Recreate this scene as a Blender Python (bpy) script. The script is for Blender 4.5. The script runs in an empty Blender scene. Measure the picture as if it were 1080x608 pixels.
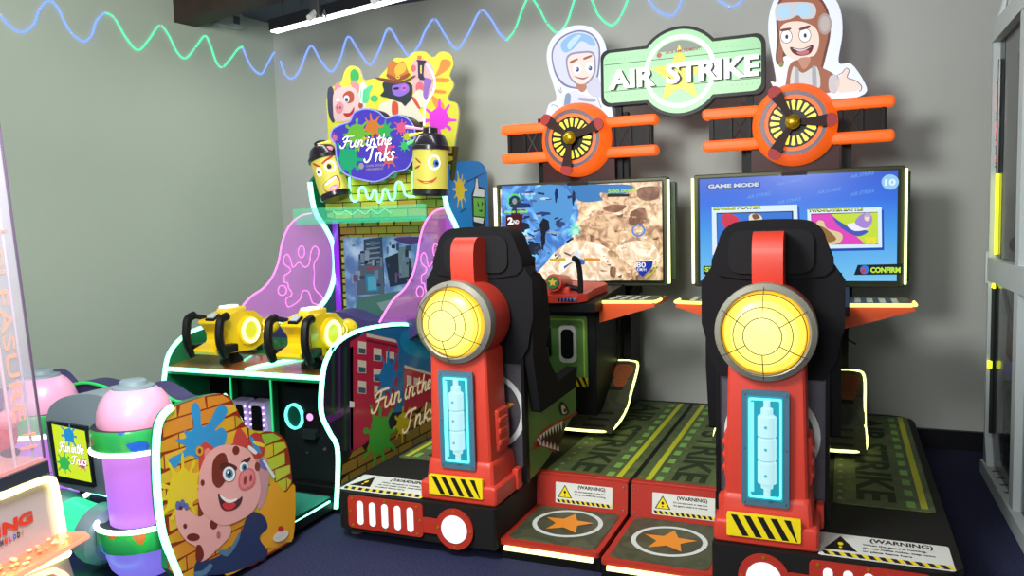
import bpy, bmesh, math, random
from mathutils import Vector, Matrix, noise
from mathutils.geometry import tessellate_polygon
V = Vector
random.seed(7)
sc = bpy.context.scene
COL = sc.collection
PI = math.pi
# ------------------------------------------------------------------ camera
RIGHT = V((0.922, 0.007, -0.388)); 
_a = V((350, -78, 830)).normalized(); _b = V((1968, 14, -830)); _b = (_b - _b.dot(_a) * _a).normalized(); _z = _b.cross(_a) * -1
_z = _a.cross(_b) * -1
if _z[1] > 0: _z = -_z
RX = V((_b[0], _a[0], _z[0])); DN = V((_b[1], _a[1], _z[1])); FW = V((_b[2], _a[2], _z[2]))   # camera axes in the world
CAM = V((0, 0, 1.5)); FOC = 830.0
cd = bpy.data.cameras.new('camera'); co = bpy.data.objects.new('camera', cd); COL.objects.link(co)
cd.sensor_width = 36; cd.lens = 36 * FOC / 1080; cd.clip_start = 0.05
m = Matrix((RX, -DN, -FW)).transposed().to_4x4(); m.translation = CAM
co.matrix_world = m
sc.camera = co
def ray(u, v): return RX * (u - 540) + DN * (v - 304) + FW * FOC
# ------------------------------------------------------------------ materials
def lin(c):
    r = []
    for x in c[:3]:
        x /= 255.0
        r.append(x / 12.92 if x <= 0.04045 else ((x + 0.055) / 1.055) ** 2.4)
    return (*r, 1)
MATS = {}
def mat(c, rough=.5, metal=0, emit=0, ecol=None, coat=0, name=None, bump=0, bscale=40, alpha=1, trans=0, vary=0, vscale=6):
    key = (tuple(c), rough, metal, emit, ecol, coat, bump, bscale, alpha, trans, vary, vscale)
    if key in MATS: return MATS[key]
    M = bpy.data.materials.new(name or 'surface'); M.use_nodes = True
    nt = M.node_tree; b = nt.nodes['Principled BSDF']
    b.inputs['Base Color'].default_value = lin(c); b.inputs['Roughness'].default_value = rough; b.inputs['Metallic'].default_value = metal
    b.inputs['Coat Weight'].default_value = coat; b.inputs['Coat Roughness'].default_value = .12
    if max(c[:3]) < 70: b.inputs['Specular IOR Level'].default_value = .22
    if emit:
        b.inputs['Emission Color'].default_value = lin(ecol or c); b.inputs['Emission Strength'].default_value = emit
    if alpha < 1: b.inputs['Alpha'].default_value = alpha
    if trans: b.inputs['Transmission Weight'].default_value = trans
    if bump or vary:
        tc = nt.nodes.new('ShaderNodeTexCoord'); n = nt.nodes.new('ShaderNodeTexNoise'); nt.links.new(tc.outputs['Object'], n.inputs['Vector'])
        n.inputs['Scale'].default_value = bscale if bump else vscale; n.inputs['Detail'].default_value = 3
        if bump:
            bp = nt.nodes.new('ShaderNodeBump'); bp.inputs['Strength'].default_value = bump; bp.inputs['Distance'].default_value = .01
            nt.links.new(n.outputs['Fac'], bp.inputs['Height']); nt.links.new(bp.outputs['Normal'], b.inputs['Normal'])
        if vary:
            mx = nt.nodes.new('ShaderNodeMix'); mx.data_type = 'RGBA'
            k = 1 - vary
            mx.inputs[6].default_value = lin([x * k for x in c]); mx.inputs[7].default_value = lin([min(255, x * (1 + vary)) for x in c])
            nt.links.new(n.outputs['Fac'], mx.inputs[0]); nt.links.new(mx.outputs[2], b.inputs['Base Color'])
    MATS[key] = M
    return M
def ramp_mat(name, stops, scale=6, detail=3, rough=.5, emit=0, kind='noise', const=True, bump=0, coat=0, stretch=(1, 1, 1), dist=0):
    M = bpy.data.materials.new(name); M.use_nodes = True
    nt = M.node_tree; b = nt.nodes['Principled BSDF']; b.inputs['Roughness'].default_value = rough; b.inputs['Coat Weight'].default_value = coat
    tc = nt.nodes.new('ShaderNodeTexCoord'); mp = nt.nodes.new('ShaderNodeMapping'); mp.inputs['Scale'].default_value = stretch
    nt.links.new(tc.outputs['Object'], mp.inputs['Vector'])
    if kind == 'noise':
        t = nt.nodes.new('ShaderNodeTexNoise'); t.inputs['Detail'].default_value = detail; t.inputs['Distortion'].default_value = dist; o = t.outputs['Fac']
    else:
        t = nt.nodes.new('ShaderNodeTexVoronoi'); o = t.outputs['Distance']
    t.inputs['Scale'].default_value = scale
    nt.links.new(mp.outputs[0], t.inputs['Vector'])
    r = nt.nodes.new('ShaderNodeValToRGB'); r.color_ramp.interpolation = 'CONSTANT' if const else 'LINEAR'
    while len(r.color_ramp.elements) < len(stops): r.color_ramp.elements.new(.5)
    for e, (p, c) in zip(r.color_ramp.elements, stops): e.position = p; e.color = lin(c)
    nt.links.new(o, r.inputs[0]); nt.links.new(r.outputs[0], b.inputs['Base Color'])
    if emit:
        nt.links.new(r.outputs[0], b.inputs['Emission Color']); b.inputs['Emission Strength'].default_value = emit
    if bump:
        bp = nt.nodes.new('ShaderNodeBump'); bp.inputs['Strength'].default_value = bump; bp.inputs['Distance'].default_value = .01
        nt.links.new(o, bp.inputs['Height']); nt.links.new(bp.outputs['Normal'], b.inputs['Normal'])
    return M
def glass(c, rough=.05, mixf=.75, emit=0, name='clear_acrylic'):
    """clear sheet: mostly see-through with a tint and a gloss"""
    M = bpy.data.materials.new(name); M.use_nodes = True; nt = M.node_tree
    out = nt.nodes['Material Output']; b = nt.nodes['Principled BSDF']
    b.inputs['Base Color'].default_value = lin(c); b.inputs['Roughness'].default_value = rough
    if emit: b.inputs['Emission Color'].default_value = lin(c); b.inputs['Emission Strength'].default_value = emit
    t = nt.nodes.new('ShaderNodeBsdfTransparent'); mx = nt.nodes.new('ShaderNodeMixShader'); mx.inputs[0].default_value = mixf
    nt.links.new(b.outputs[0], mx.inputs[1]); nt.links.new(t.outputs[0], mx.inputs[2]); nt.links.new(mx.outputs[0], out.inputs[0])
    return M
def E(c, s=1.0): return mat((20, 20, 20) if s > 1.5 else [x * .5 for x in c], rough=.35, emit=s, ecol=tuple(c), name='lit_plastic')
# ------------------------------------------------------------------ frames: flat (or rolled) drawing surfaces in the world
class Fr:
    def __init__(s, o, ax, ay):
        s.o = V(o); s.ax = V(ax).normalized(); s.ay = V(ay).normalized(); s.n = s.ax.cross(s.ay)
    def P(s, a, b, d=0): return s.o + s.ax * a + s.ay * b + s.n * d
    def px(s, u, v):
        d = ray(u, v); p = CAM + d * ((s.o - CAM).dot(s.n) / d.dot(s.n)) - s.o
        return (p.dot(s.ax), p.dot(s.ay))
    def pxs(s, pts): return [s.px(*p) for p in pts]
def FY(y, x=0, z=0): return Fr((x, y, z), (1, 0, 0), (0, 0, 1))
def FX(x): return Fr((x, 0, 0), (0, 1, 0), (0, 0, 1))
def FZ(z): return Fr((0, 0, z), (1, 0, 0), (0, 1, 0))
class Roll(Fr):
    """a drawing surface rolled round a cylinder: a = arc length from the front, b = height"""
    def __init__(s, o, axis, front, r):
        s.o = V(o); s.ay = V(axis).normalized(); f = V(front); s.f = (f - f.dot(s.ay) * s.ay).normalized(); s.ax = s.ay.cross(s.f) * 1; s.r = r; s.n = s.f
    def P(s, a, b, d=0):
        t = a / s.r
        return s.o + s.ay * b + (s.f * math.cos(t) + s.ax * math.sin(t)) * (s.r + d)
def cr(ox, oy, s):
    return lambda *pts: [(ox + p[0] / s, oy + p[1] / s) for p in pts]
def smooth(pts, n=5, closed=True):
    L = len(pts); out = []
    rng = range(L) if closed else range(L - 1)
    for i in rng:
        if closed: p0, p1, p2, p3 = pts[(i - 1) % L], pts[i], pts[(i + 1) % L], pts[(i + 2) % L]
        else: p0, p1, p2, p3 = pts[max(i - 1, 0)], pts[i], pts[i + 1], pts[min(i + 2, L - 1)]
        for k in range(n):
            t = k / n
            out.append(tuple(.5 * ((2 * b) + (-a + c) * t + (2 * a - 5 * b + 4 * c - d) * t * t + (-a + 3 * b - 3 * c + d) * t ** 3) for a, b, c, d in zip(p0, p1, p2, p3)))
    if not closed: out.append(tuple(pts[-1]))
    return out
def ell(cx, cy, rx, ry=None, n=28, rot=0, a0=0, a1=2 * PI):
    ry = rx if ry is None else ry; out = []
    full = abs(a1 - a0 - 2 * PI) < 1e-6
    for i in range(n if full else n + 1):
        t = a0 + (a1 - a0) * i / n; x, y = rx * math.cos(t), ry * math.sin(t)
        out.append((cx + x * math.cos(rot) - y * math.sin(rot), cy + x * math.sin(rot) + y * math.cos(rot)))
    return out
def rrect(x0, y0, x1, y1, r, n=5):
    out = []
    for cx, cy, a in ((x1 - r, y1 - r, 0), (x0 + r, y1 - r, PI / 2), (x0 + r, y0 + r, PI), (x1 - r, y0 + r, 1.5 * PI)):
        for i in range(n + 1): t = a + i / n * PI / 2; out.append((cx + r * math.cos(t), cy + r * math.sin(t)))
    return out
def star(cx, cy, r, r2=.42, rot=PI / 2, n=5):
    return [(cx + (r if i % 2 == 0 else r * r2) * math.cos(rot + i * PI / n), cy + (r if i % 2 == 0 else r * r2) * math.sin(rot + i * PI / n)) for i in range(2 * n)]
def splat(cx, cy, r, n=9, seed=1, sy=1.0):
    R = random.Random(seed); pts = []
    for i in range(n):
        a = 2 * PI * (i + R.uniform(-.2, .2)) / n; w = .75 * PI / n; L = r * R.uniform(.72, 1.0)
        for da, rr in ((-w * 1.25, .5 * r), (-w * .42, .62 * L), (-w * .46, .88 * L), (0, L), (w * .46, .88 * L), (w * .42, .62 * L)):
            t = a + da * (1 if rr < .7 * r else .55); pts.append((cx + rr * math.cos(t), cy + sy * rr * math.sin(t)))
    return smooth(pts, 3)
_fc = {}
def glyphs(s, bold=0.0, shear=0.0):
    k = (s, bold, shear)
    if k not in _fc:
        c = bpy.data.curves.new('lettering', 'FONT'); c.body = s; c.size = 1; c.offset = bold; c.shear = shear; c.fill_mode = 'FRONT'; c.resolution_u = 3
        o = bpy.data.objects.new('lettering', c); COL.objects.link(o)
        dg = bpy.context.evaluated_depsgraph_get(); me = o.evaluated_get(dg).to_mesh()
        vs = [(v.co.x, v.co.y) for v in me.vertices]; fs = [tuple(p.vertices) for p in me.polygons]
        o.evaluated_get(dg).to_mesh_clear(); bpy.data.objects.remove(o); bpy.data.curves.remove(c)
        _fc[k] = (vs, fs)
    return _fc[k]
# ------------------------------------------------------------------ mesh builder
class MB:
    def __init__(s): s.v = []; s.f = []; s.m = []; s.mats = []; s.sm = []
    def mi(s, m):
        if m not in s.mats: s.mats.append(m)
        return s.mats.index(m)
    def add(s, vs, fs, m, smooth=True):
        k = len(s.v); s.v += [tuple(v) for v in vs]; i = s.mi(m)
        for f in fs: s.f.append(tuple(k + j for j in f)); s.m.append(i); s.sm.append(smooth)
    def poly(s, fr, pts, d, m):
        t = tessellate_polygon([[V((p[0], p[1], 0)) for p in pts]])
        s.add([fr.P(p[0], p[1], d) for p in pts], t, m, False); return s
    def slab(s, fr, pts, d0, d1, m, side=None):
        n = len(pts); t = tessellate_polygon([[V((p[0], p[1], 0)) for p in pts]])
        ar = sum(pts[i][0] * pts[(i + 1) % n][1] - pts[(i + 1) % n][0] * pts[i][1] for i in range(n))
        if ar < 0: pts = pts[::-1]; t = tessellate_polygon([[V((p[0], p[1], 0)) for p in pts]])
        vs = [fr.P(p[0], p[1], d0) for p in pts] + [fr.P(p[0], p[1], d1) for p in pts]
        tt = []
        for f in t:
            a, b, c = (pts[j] for j in f)
            cr_ = (b[0] - a[0]) * (c[1] - a[1]) - (b[1] - a[1]) * (c[0] - a[0])
            tt.append(f if cr_ > 0 else f[::-1])
        s.add(vs, [tuple(n + j for j in f) for f in tt] + [f[::-1] for f in tt], m, False)
        s.add(vs, [(i, (i + 1) % n, n + (i + 1) % n, n + i) for i in range(n)], side or m, True); return s
    def ring(s, fr, outer, inner, d0, d1, m):
        n = len(outer)
        vs = [fr.P(*p, d1) for p in outer] + [fr.P(*p, d1) for p in inner] + [fr.P(*p, d0) for p in outer] + [fr.P(*p, d0) for p in inner]
        fs = []
        for i in range(n):
            j = (i + 1) % n
            fs += [(i, j, n + j, n + i), (2 * n + i, 2 * n + j, j, i), (n + i, n + j, 3 * n + j, 3 * n + i), (3 * n + i, 3 * n + j, 2 * n + j, 2 * n + i)]
        s.add(vs, fs, m, True); return s
    def box(s, c, sz, m, rot=None, bev=0, taper=None):
        bm = bmesh.new(); bmesh.ops.create_cube(bm, size=1)
        for v in bm.verts:
            v.co = V((v.co.x * sz[0], v.co.y * sz[1], v.co.z * sz[2]))
            if taper and v.co.z > 0: v.co.x *= taper[0]; v.co.y *= taper[1]
        if bev: bmesh.ops.bevel(bm, geom=bm.edges[:], offset=bev, segments=3, profile=.6, affect='EDGES')
        if rot is not None:
            for v in bm.verts: v.co = rot @ v.co
        bm.verts.index_update()
        s.add([v.co + V(c) for v in bm.verts], [[v.index for v in f.verts] for f in bm.faces], m, True); bm.free(); return s
    def bx(s, x0, x1, y0, y1, z0, z1, m, bev=0):
        return s.box(((x0 + x1) / 2, (y0 + y1) / 2, (z0 + z1) / 2), (abs(x1 - x0), abs(y1 - y0), abs(z1 - z0)), m, bev=bev)
    def tube(s, pts, r, m, seg=8, closed=False):
        pts = [V(p) for p in pts]; L = len(pts); vs = []; up = None
        rr = r if isinstance(r, (list, tuple)) else [r] * L
        for i, p in enumerate(pts):
            t = (pts[(i + 1) % L] - pts[i - 1]) if closed else (pts[min(i + 1, L - 1)] - pts[max(i - 1, 0)])
            if t.length < 1e-9: t = V((0, 0, 1))
            t.normalize()
            if up is None: up = t.orthogonal().normalized()
            else:
                up = up - up.dot(t) * t
                up = up.normalized() if up.length > 1e-6 else t.orthogonal().normalized()
            w = t.cross(up)
            for k in range(seg): a = 2 * PI * k / seg; vs.append(p + (up * math.cos(a) + w * math.sin(a)) * rr[i])
        fs = []
        for i in range(L if closed else L - 1):
            for k in range(seg):
                j = (i + 1) % L
                fs.append((i * seg + k, i * seg + (k + 1) % seg, j * seg + (k + 1) % seg, j * seg + k))
        if not closed: fs += [tuple(range(seg))[::-1], tuple((L - 1) * seg + k for k in range(seg))]
        s.add(vs, fs, m, True); return s
    def lathe(s, o, axis, prof, m, seg=28, ms=None):
        """prof: (radius, height) pairs; ms: optional material per band"""
        o = V(o); ax = V(axis).normalized(); u = ax.orthogonal().normalized(); w = ax.cross(u)
        vs = [o + ax * h + (u * math.cos(2 * PI * k / seg) + w * math.sin(2 * PI * k / seg)) * max(r, 1e-4) for r, h in prof for k in range(seg)]
        base = len(s.v); s.v += [tuple(v) for v in vs]
        for i in range(len(prof) - 1):
            mm = s.mi(ms[i] if ms else m)
            for k in range(seg):
                s.f.append((base + i * seg + k, base + i * seg + (k + 1) % seg, base + (i + 1) * seg + (k + 1) % seg, base + (i + 1) * seg + k)); s.m.append(mm); s.sm.append(True)
        for i, rev in ((0, True), (len(prof) - 1, False)):
            if prof[i][0] > 1e-3:
                f = tuple(base + i * seg + k for k in range(seg)); s.f.append(f[::-1] if rev else f); s.m.append(s.mi(ms[max(0, i - 1)] if ms else m)); s.sm.append(False)
        return s
    def cyl(s, p0, p1, r, m, seg=24, r1=None):
        p0, p1 = V(p0), V(p1); return s.lathe(p0, p1 - p0, [(r, 0), (r if r1 is None else r1, (p1 - p0).length)], m, seg)
    def sph(s, c, r, m, sc3=(1, 1, 1), seg=20, rot=None):
        vs = []; fs = []; n = seg // 2
        for i in range(n + 1):
            for k in range(seg):
                a = PI * i / n; b = 2 * PI * k / seg
                p = V((r * sc3[0] * math.sin(a) * math.cos(b), r * sc3[1] * math.sin(a) * math.sin(b), r * sc3[2] * math.cos(a)))
                vs.append((rot @ p if rot is not None else p) + V(c))
        for i in range(n):
            for k in range(seg): fs.append((i * seg + k, (i + 1) * seg + k, (i + 1) * seg + (k + 1) % seg, i * seg + (k + 1) % seg))
        s.add(vs, fs, m, True); return s
    def text(s, fr, t, x0, y0, x1, y1, d, m, bold=.02, shear=0, thick=0, rot=0, slope=0):
        """fit the lettering t in the box x0..x1, y0..y1 of the frame, turned by rot about the box centre; slope raises the far end"""
        vs, fs = glyphs(t, bold, shear)
        if not vs: return s
        a0 = min(v[0] for v in vs); a1 = max(v[0] for v in vs); b0 = min(v[1] for v in vs); b1 = max(v[1] for v in vs)
        cx, cy = (x0 + x1) / 2, (y0 + y1) / 2; W = x1 - x0; H = y1 - y0; out = []
        for a, b in vs:
            X = ((a - a0) / (a1 - a0) - .5) * W; Y = ((b - b0) / max(b1 - b0, 1e-6) - .5) * H + slope * X
            out.append((cx + X * math.cos(rot) - Y * math.sin(rot), cy + X * math.sin(rot) + Y * math.cos(rot)))
        s.add([fr.P(*p, d + thick) for p in out], fs, m, False)
        if thick:
            cnt = {}
            for f in fs:
                for i in range(len(f)):
                    e = (f[i], f[(i + 1) % len(f)]); cnt[tuple(sorted(e))] = cnt.get(tuple(sorted(e)), 0) + 1
            n = len(out); allv = [fr.P(*p, d + thick) for p in out] + [fr.P(*p, d) for p in out]
            s.add(allv, [(e[0], e[1], n + e[1], n + e[0]) for e, c in cnt.items() if c == 1], m, False)
        return s
def rootloc(p):
    while p.parent: p = p.parent
    return p.location.copy()
def obj(name, mb, parent=None, loc=None, label=None, kind=None, bev=0, ang=35):
    base = rootloc(parent) if parent else V(loc or (0, 0, 0))
    me = bpy.data.meshes.new(name); me.from_pydata([tuple(V(v) - base) for v in mb.v], [], mb.f)
    for x in mb.mats: me.materials.append(x)
    me.polygons.foreach_set('material_index', mb.m); me.polygons.foreach_set('use_smooth', mb.sm)
    me.update(); me.set_sharp_from_angle(angle=math.radians(ang))
    o = bpy.data.objects.new(name, me); COL.objects.link(o)
    if parent: o.parent = parent
    else: o.location = base
    if label: o['label'] = label
    if kind: o['kind'] = kind
    if bev:
        b = o.modifiers.new('edge', 'BEVEL'); b.width = bev; b.segments = 2; b.limit_method = 'ANGLE'; b.angle_limit = math.radians(40)
    return o
def thing(name, label, cat, loc, group=None):
    o = bpy.data.objects.new(name, None); COL.objects.link(o); o.location = loc; o['label'] = label; o['category'] = cat; o.empty_display_size = .1
    if group: o['group'] = group
    return o
def tag(o, label, cat, group=None):
    o['label'] = label; o['category'] = cat
    if group: o['group'] = group
    return o
# ------------------------------------------------------------------ palette
BLACK = mat((13, 13, 15), .5, name='black_plastic'); BLACKM = mat((19, 18, 21), .8, bump=.15, bscale=300, name='black_vinyl')
DARK = mat((12, 12, 14), .35, name='gloss_black'); PLATF = mat((26, 25, 24), .6, bump=.1, bscale=200, name='platform_black')
RED = mat((206, 60, 42), .45, coat=.06, name='red_plastic'); REDM = mat((176, 44, 28), .5, name='red_metal')
WHITE = mat((235, 235, 235), .4, name='white_plastic'); GREY = mat((120, 122, 126), .35, .6, name='grey_metal'); STEEL = mat((150, 150, 152), .3, .8, name='steel')
ORANGE = mat((238, 96, 34), .5, emit=.62, ecol=(255, 104, 16), coat=.0, name='orange_lit')
YEL = mat((236, 196, 20), .35, coat=.3, name='yellow_plastic'); GOLD = mat((190, 150, 20), .3, .6, name='gold')
CAMO = ramp_mat('green_camouflage', [(0, (74, 88, 56)), (.42, (86, 102, 60)), (.5, (80, 96, 54)), (.6, (96, 112, 64))], scale=7, detail=1, rough=.5)
CAMOD = ramp_mat('dark_camouflage', [(0, (62, 66, 48)), (.42, (74, 78, 56)), (.52, (66, 70, 50)), (.62, (82, 86, 62))], scale=6, detail=1, rough=.5)
GREENP = ramp_mat('olive_green_paint', [(0, (86, 130, 62)), (.5, (98, 146, 72)), (1, (116, 160, 84))], scale=4, rough=.5, const=False)
LEDY = E((235, 255, 150), 4.5); LEDG = E((120, 255, 200), 5); LEDW = E((235, 255, 250), 5); LEDT = E((90, 245, 255), 3.0)
HAZY = mat((240, 214, 20), .4, name='hazard_yellow'); INK = mat((24, 24, 24), .5, name='black_print'); LINE = mat((246, 246, 246), .5, name='white_print')
def hazard(mb, fr, x0, y0, x1, y1, d, n, lean=.5):
    mb.poly(fr, [(x0, y0), (x1, y0), (x1, y1), (x0, y1)], d, HAZY); w = (x1 - x0) / n; L = lean * (y1 - y0)
    for i in range(n):
        a = x0 + i * w; b = a + w * .5
        p = [(min(max(q, x0), x1), r) for q, r in ((a, y1), (b, y1), (b + L, y0), (a + L, y0))]
        if len(set(p)) > 2: mb.poly(fr, p, d + .0006, INK)
# ================================================================== THE ROOM
def struct(o): o['kind'] = 'structure'; return o
YB = 5.56; CEIL = 3.25
CX0, CY0 = -4.5, YB                                    # left rear corner
LD = V((.155, .988, 0)).normalized()                   # the left wall runs this way (not square to the rear wall)
WALLM = ramp_mat('painted_wall', [(0, (180, 182, 176)), (1, (190, 192, 186))], scale=1.2, rough=.75, const=False, bump=.03)
M = bpy.data.materials.new('carpet'); M.use_nodes = True; nt = M.node_tree; b = nt.nodes['Principled BSDF']; b.inputs['Roughness'].default_value = .95
tc = nt.nodes.new('ShaderNodeTexCoord'); n1 = nt.nodes.new('ShaderNodeTexNoise'); n1.inputs['Scale'].default_value = 130; n1.inputs['Detail'].default_value = 4
r1 = nt.nodes.new('ShaderNodeValToRGB'); r1.color_ramp.elements[0].position = .35; r1.color_ramp.elements[0].color = lin((10, 12, 34)); r1.color_ramp.elements[1].position = .75; r1.color_ramp.elements[1].color = lin((44, 48, 98))
nt.links.new(tc.outputs['Object'], n1.inputs['Vector']); nt.links.new(n1.outputs['Fac'], r1.inputs[0]); nt.links.new(r1.outputs[0], b.inputs['Base Color'])
CARPET = M
f = MB(); f.bx(-6.5, 3.6, -3, YB + .1, -.1, 0, CARPET); struct(obj('floor', f))
f = MB(); f.bx(-6.5, 3.6, -3, YB + .1, CEIL, CEIL + .1, mat((86, 92, 104), .9, vary=.05, name='ceiling_paint')); struct(obj('ceiling', f))
f = MB(); f.bx(CX0 - .05, 3.6, YB, YB + .1, 0, CEIL, WALLM); struct(obj('wall_back', f))
FL = Fr((CX0, CY0, 0), LD, (0, 0, 1))                  # faces right; a runs along the wall, negative towards the viewer
WALLG = ramp_mat('painted_wall_green_lit', [(0, (170, 181, 165)), (1, (180, 190, 175))], scale=1.2, rough=.75, const=False, bump=.03)  # green spill from the light strips is put into this wall's colour
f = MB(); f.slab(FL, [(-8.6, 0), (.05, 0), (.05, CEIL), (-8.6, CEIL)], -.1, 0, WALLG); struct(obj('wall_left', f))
f = MB(); f.bx(3.5, 3.6, -3, YB, 0, CEIL, WALLM); struct(obj('wall_right', f))
BBM = mat((26, 26, 30), .4, name='dark_skirting')
f = MB(); f.bx(CX0 + .02, 3.5, YB - .014, YB, 0, .118, BBM); f.bx(CX0 + .02, 3.5, YB - .008, YB, .118, .124, mat((70, 70, 72), .4)); struct(obj('baseboard_back', f))
f = MB(); f.slab(FL, [(-8.5, 0), (-.01, 0), (-.01, .118), (-8.5, .118)], 0, .014, BBM); struct(obj('baseboard_left', f))
# ------------------------------------------------------------------ beam, ceiling lamp, small box
def Uz(u, v, z): d = ray(u, v); return CAM + d * ((z - 1.5) / d.z)
def Uy(u, v, y): d = ray(u, v); return CAM + d * (y / d.y)
CD = V((.973, -.231, 0)).normalized(); CN = V((CD.y, -CD.x, 0))
p = Uz(186, 21, 3.13)
fb = Fr(p, CD, (0, 0, 1))
f = MB(); f.slab(fb, [(0, -.055), (2.6, -.055), (2.6, .12), (0, .12)], -.09, .09, mat((66, 52, 46), .55, vary=.15, vscale=9, name='brown_timber'))
f.slab(fb, [(-.06, -.04), (0, -.04), (0, .12), (-.06, .12)], -.08, .08, mat((120, 118, 112), .6)); struct(obj('trim_1', f))
t = thing('linear_ceiling_lamp', 'long black suspended ceiling lamp with a bright white underside', 'lamp', (0, 0, 0))
pl = Uz(288, 33, 2.93); t.location = pl
fl = Fr(pl, CD, (0, 0, 1))
f = MB(); f.slab(fl, [(0, -.0), (2.4, 0), (2.4, .075), (0, .075)], -.035, .035, mat((26, 26, 30), .5)); obj('lamp_housing', f, t, bev=.004)
f = MB(); f.slab(fl, [(.01, -.012), (2.39, -.012), (2.39, .0), (.01, .0)], -.028, .028, E((235, 245, 255), 6)); obj('diffuser', f, t)
for a in (.12, .32):
    f = MB(); q = fl.P(a, .075); pts = [q + V((math.sin(k * .9) * .006, 0, k * (CEIL - q.z) / 8)) for k in range(9)]; f.tube(pts, .003, BLACK, 5); obj('suspension_wire', f, t)
for i, (a, nm) in enumerate(((.52, 'small grey spotlight clamped beneath the lit ceiling lamp'), (1.13, 'pale clip fitting on the ceiling lamp near its top frame edge'))):
    f = MB(); q = fl.P(a, .06, .045)
    f.box(q, (.09, .03, .13), mat((60, 62, 62), .4), bev=.008, rot=Matrix.Rotation(-.25, 3, 'Z')); f.tube([q + V((.02, -.01, -.05)), q + V((.07, -.02, -.07)), q + V((.09, -.02, -.03)), q + V((.1, -.02, -.08))], .008, STEEL, 6)
    f.cyl(q + V((0, 0, -.03)), q + V((0, -.07, -.08)), .022, mat((200, 202, 200), .4)); tag(obj('clip_spotlight', f, loc=q), nm, 'spotlight', 'clip spotlights on the ceiling lamp')
f = MB(); a, b_ = FL.px(240, 22); f.slab(FL, rrect(a - .14, b_ - .06, a + .1, b_ + .06, .012), 0, .07, mat((176, 186, 180), .5)); f.slab(FL, rrect(a - .0, b_ - .03, a + .06, b_ + .03, .006), .07, .075, mat((90, 100, 100), .4))
tag(obj('sensor_box', f, loc=FL.P(a, b_)), 'small pale wall box high on the left wall under the brown beam', 'wall box')
# ------------------------------------------------------------------ rope lights
BL = E((120, 155, 255), 1.6); GR = E((90, 235, 175), 1.3)
FB = FY(YB)
def rope(fr, px, m, label, grp=None):
    pts = [fr.P(*q, .007) for q in [fr.px(*p) for p in smooth(px, 6, False)]]
    f = MB(); f.tube(pts, .0068, m, 8)
    cm = mat((210, 220, 230), .4)
    for k in range(6, len(pts) - 6, 24): f.box(pts[k], (.016, .016, .016), cm, bev=.003)
    return tag(obj('rope_light', f, loc=pts[0]), label, 'rope light', 'rope lights waving along the walls')
c1 = cr(0, 0, 4)
rope(FL, c1((-40, 30), (0, 65), (40, 110), (90, 137), (140, 105), (165, 40), (205, 3), (240, 30), (270, 90), (300, 140), (350, 175), (385, 150), (405, 90), (440, 54)), BL, 'blue rope light waving across the top left corner of the left wall')
rope(FL, c1((440, 54), (480, 75), (530, 160), (580, 212), (625, 170), (672, 108), (710, 150), (745, 220), (780, 247), (820, 205), (862, 152), (885, 190), (910, 260), (935, 285), (970, 250), (1000, 210), (1020, 198)), GR, 'green rope light waving along the left wall towards the corner')
c2 = cr(170, 0, 3.04)
rope(FL, c2((258, 148), (285, 210), (318, 238), (340, 205), (362, 168), (374, 180)), BL, 'short blue rope light on the left wall just before the room corner')
rope(FB, c2((384, 196), (400, 240), (422, 252), (445, 225), (480, 148), (510, 190), (545, 230), (575, 190), (600, 118), (635, 165), (670, 208), (700, 160), (730, 92), (765, 140), (795, 178), (825, 150), (850, 95), (878, 62), (910, 110), (948, 158), (985, 110), (1025, 35)) + cr(500, 0, 3.04)((55, 62), (80, 105), (105, 130)), BL, 'blue rope light waving over the rear wall above the paint game')
c3 = cr(500, 0, 3.04)
rope(FB, c3((105, 130), (132, 95), (160, 20), (180, -8), (205, 20), (235, 75), (270, 106), (300, 70), (325, -5), (350, -30), (378, 0), (400, 50), (440, 82), (470, 55), (497, -5), (520, -20)), GR, 'green rope light waving over the rear wall behind the white helmet cutout')
rope(FB, c3((540, -20), (560, 0), (590, 35), (630, 52), (655, 30), (670, -5), (700, -30), (740, -30), (785, 0), (820, 22), (845, 15), (865, -5), (880, -25)), BL, 'blue rope light hanging into view above the winged airplane sign')

# ================================================================== FLYING GAME: two cabinets and the sign between them
ROCK = ramp_mat('game_desert', [(0, (30, 40, 60)), (.33, (92, 70, 58)), (.45, (170, 130, 100)), (.55, (214, 186, 150)), (.68, (236, 222, 200)), (.8, (120, 150, 190))], scale=9, detail=6, rough=.2, emit=.55, const=False, dist=1.2)
SKYB = ramp_mat('game_blue_haze', [(0, (24, 44, 96)), (.45, (52, 96, 160)), (.6, (100, 160, 210)), (.8, (190, 220, 240))], scale=9, detail=4, rough=.2, emit=.75, const=False, dist=.8)
def G(c, s=.8): return mat(tuple(x * .25 for x in c), .25, emit=s, ecol=tuple(c), name='screen_light')
def art_star(mb, fr, cx, cy, r, d, ring=(214, 218, 214), st=(232, 140, 30), ry=None):
    k = (ry or r) / r
    mb.ring(fr, [(cx + a, cy + b_ * k) for a, b_ in ell(0, 0, r, n=40)], [(cx + a, cy + b_ * k) for a, b_ in ell(0, 0, r * .87, n=40)], d - .0004, d, mat(ring, .5))
    mb.poly(fr, [(cx + a, cy + b_ * k) for a, b_ in star(0, 0, r * .74, .45)], d + .0004, mat(st, .5))
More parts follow.
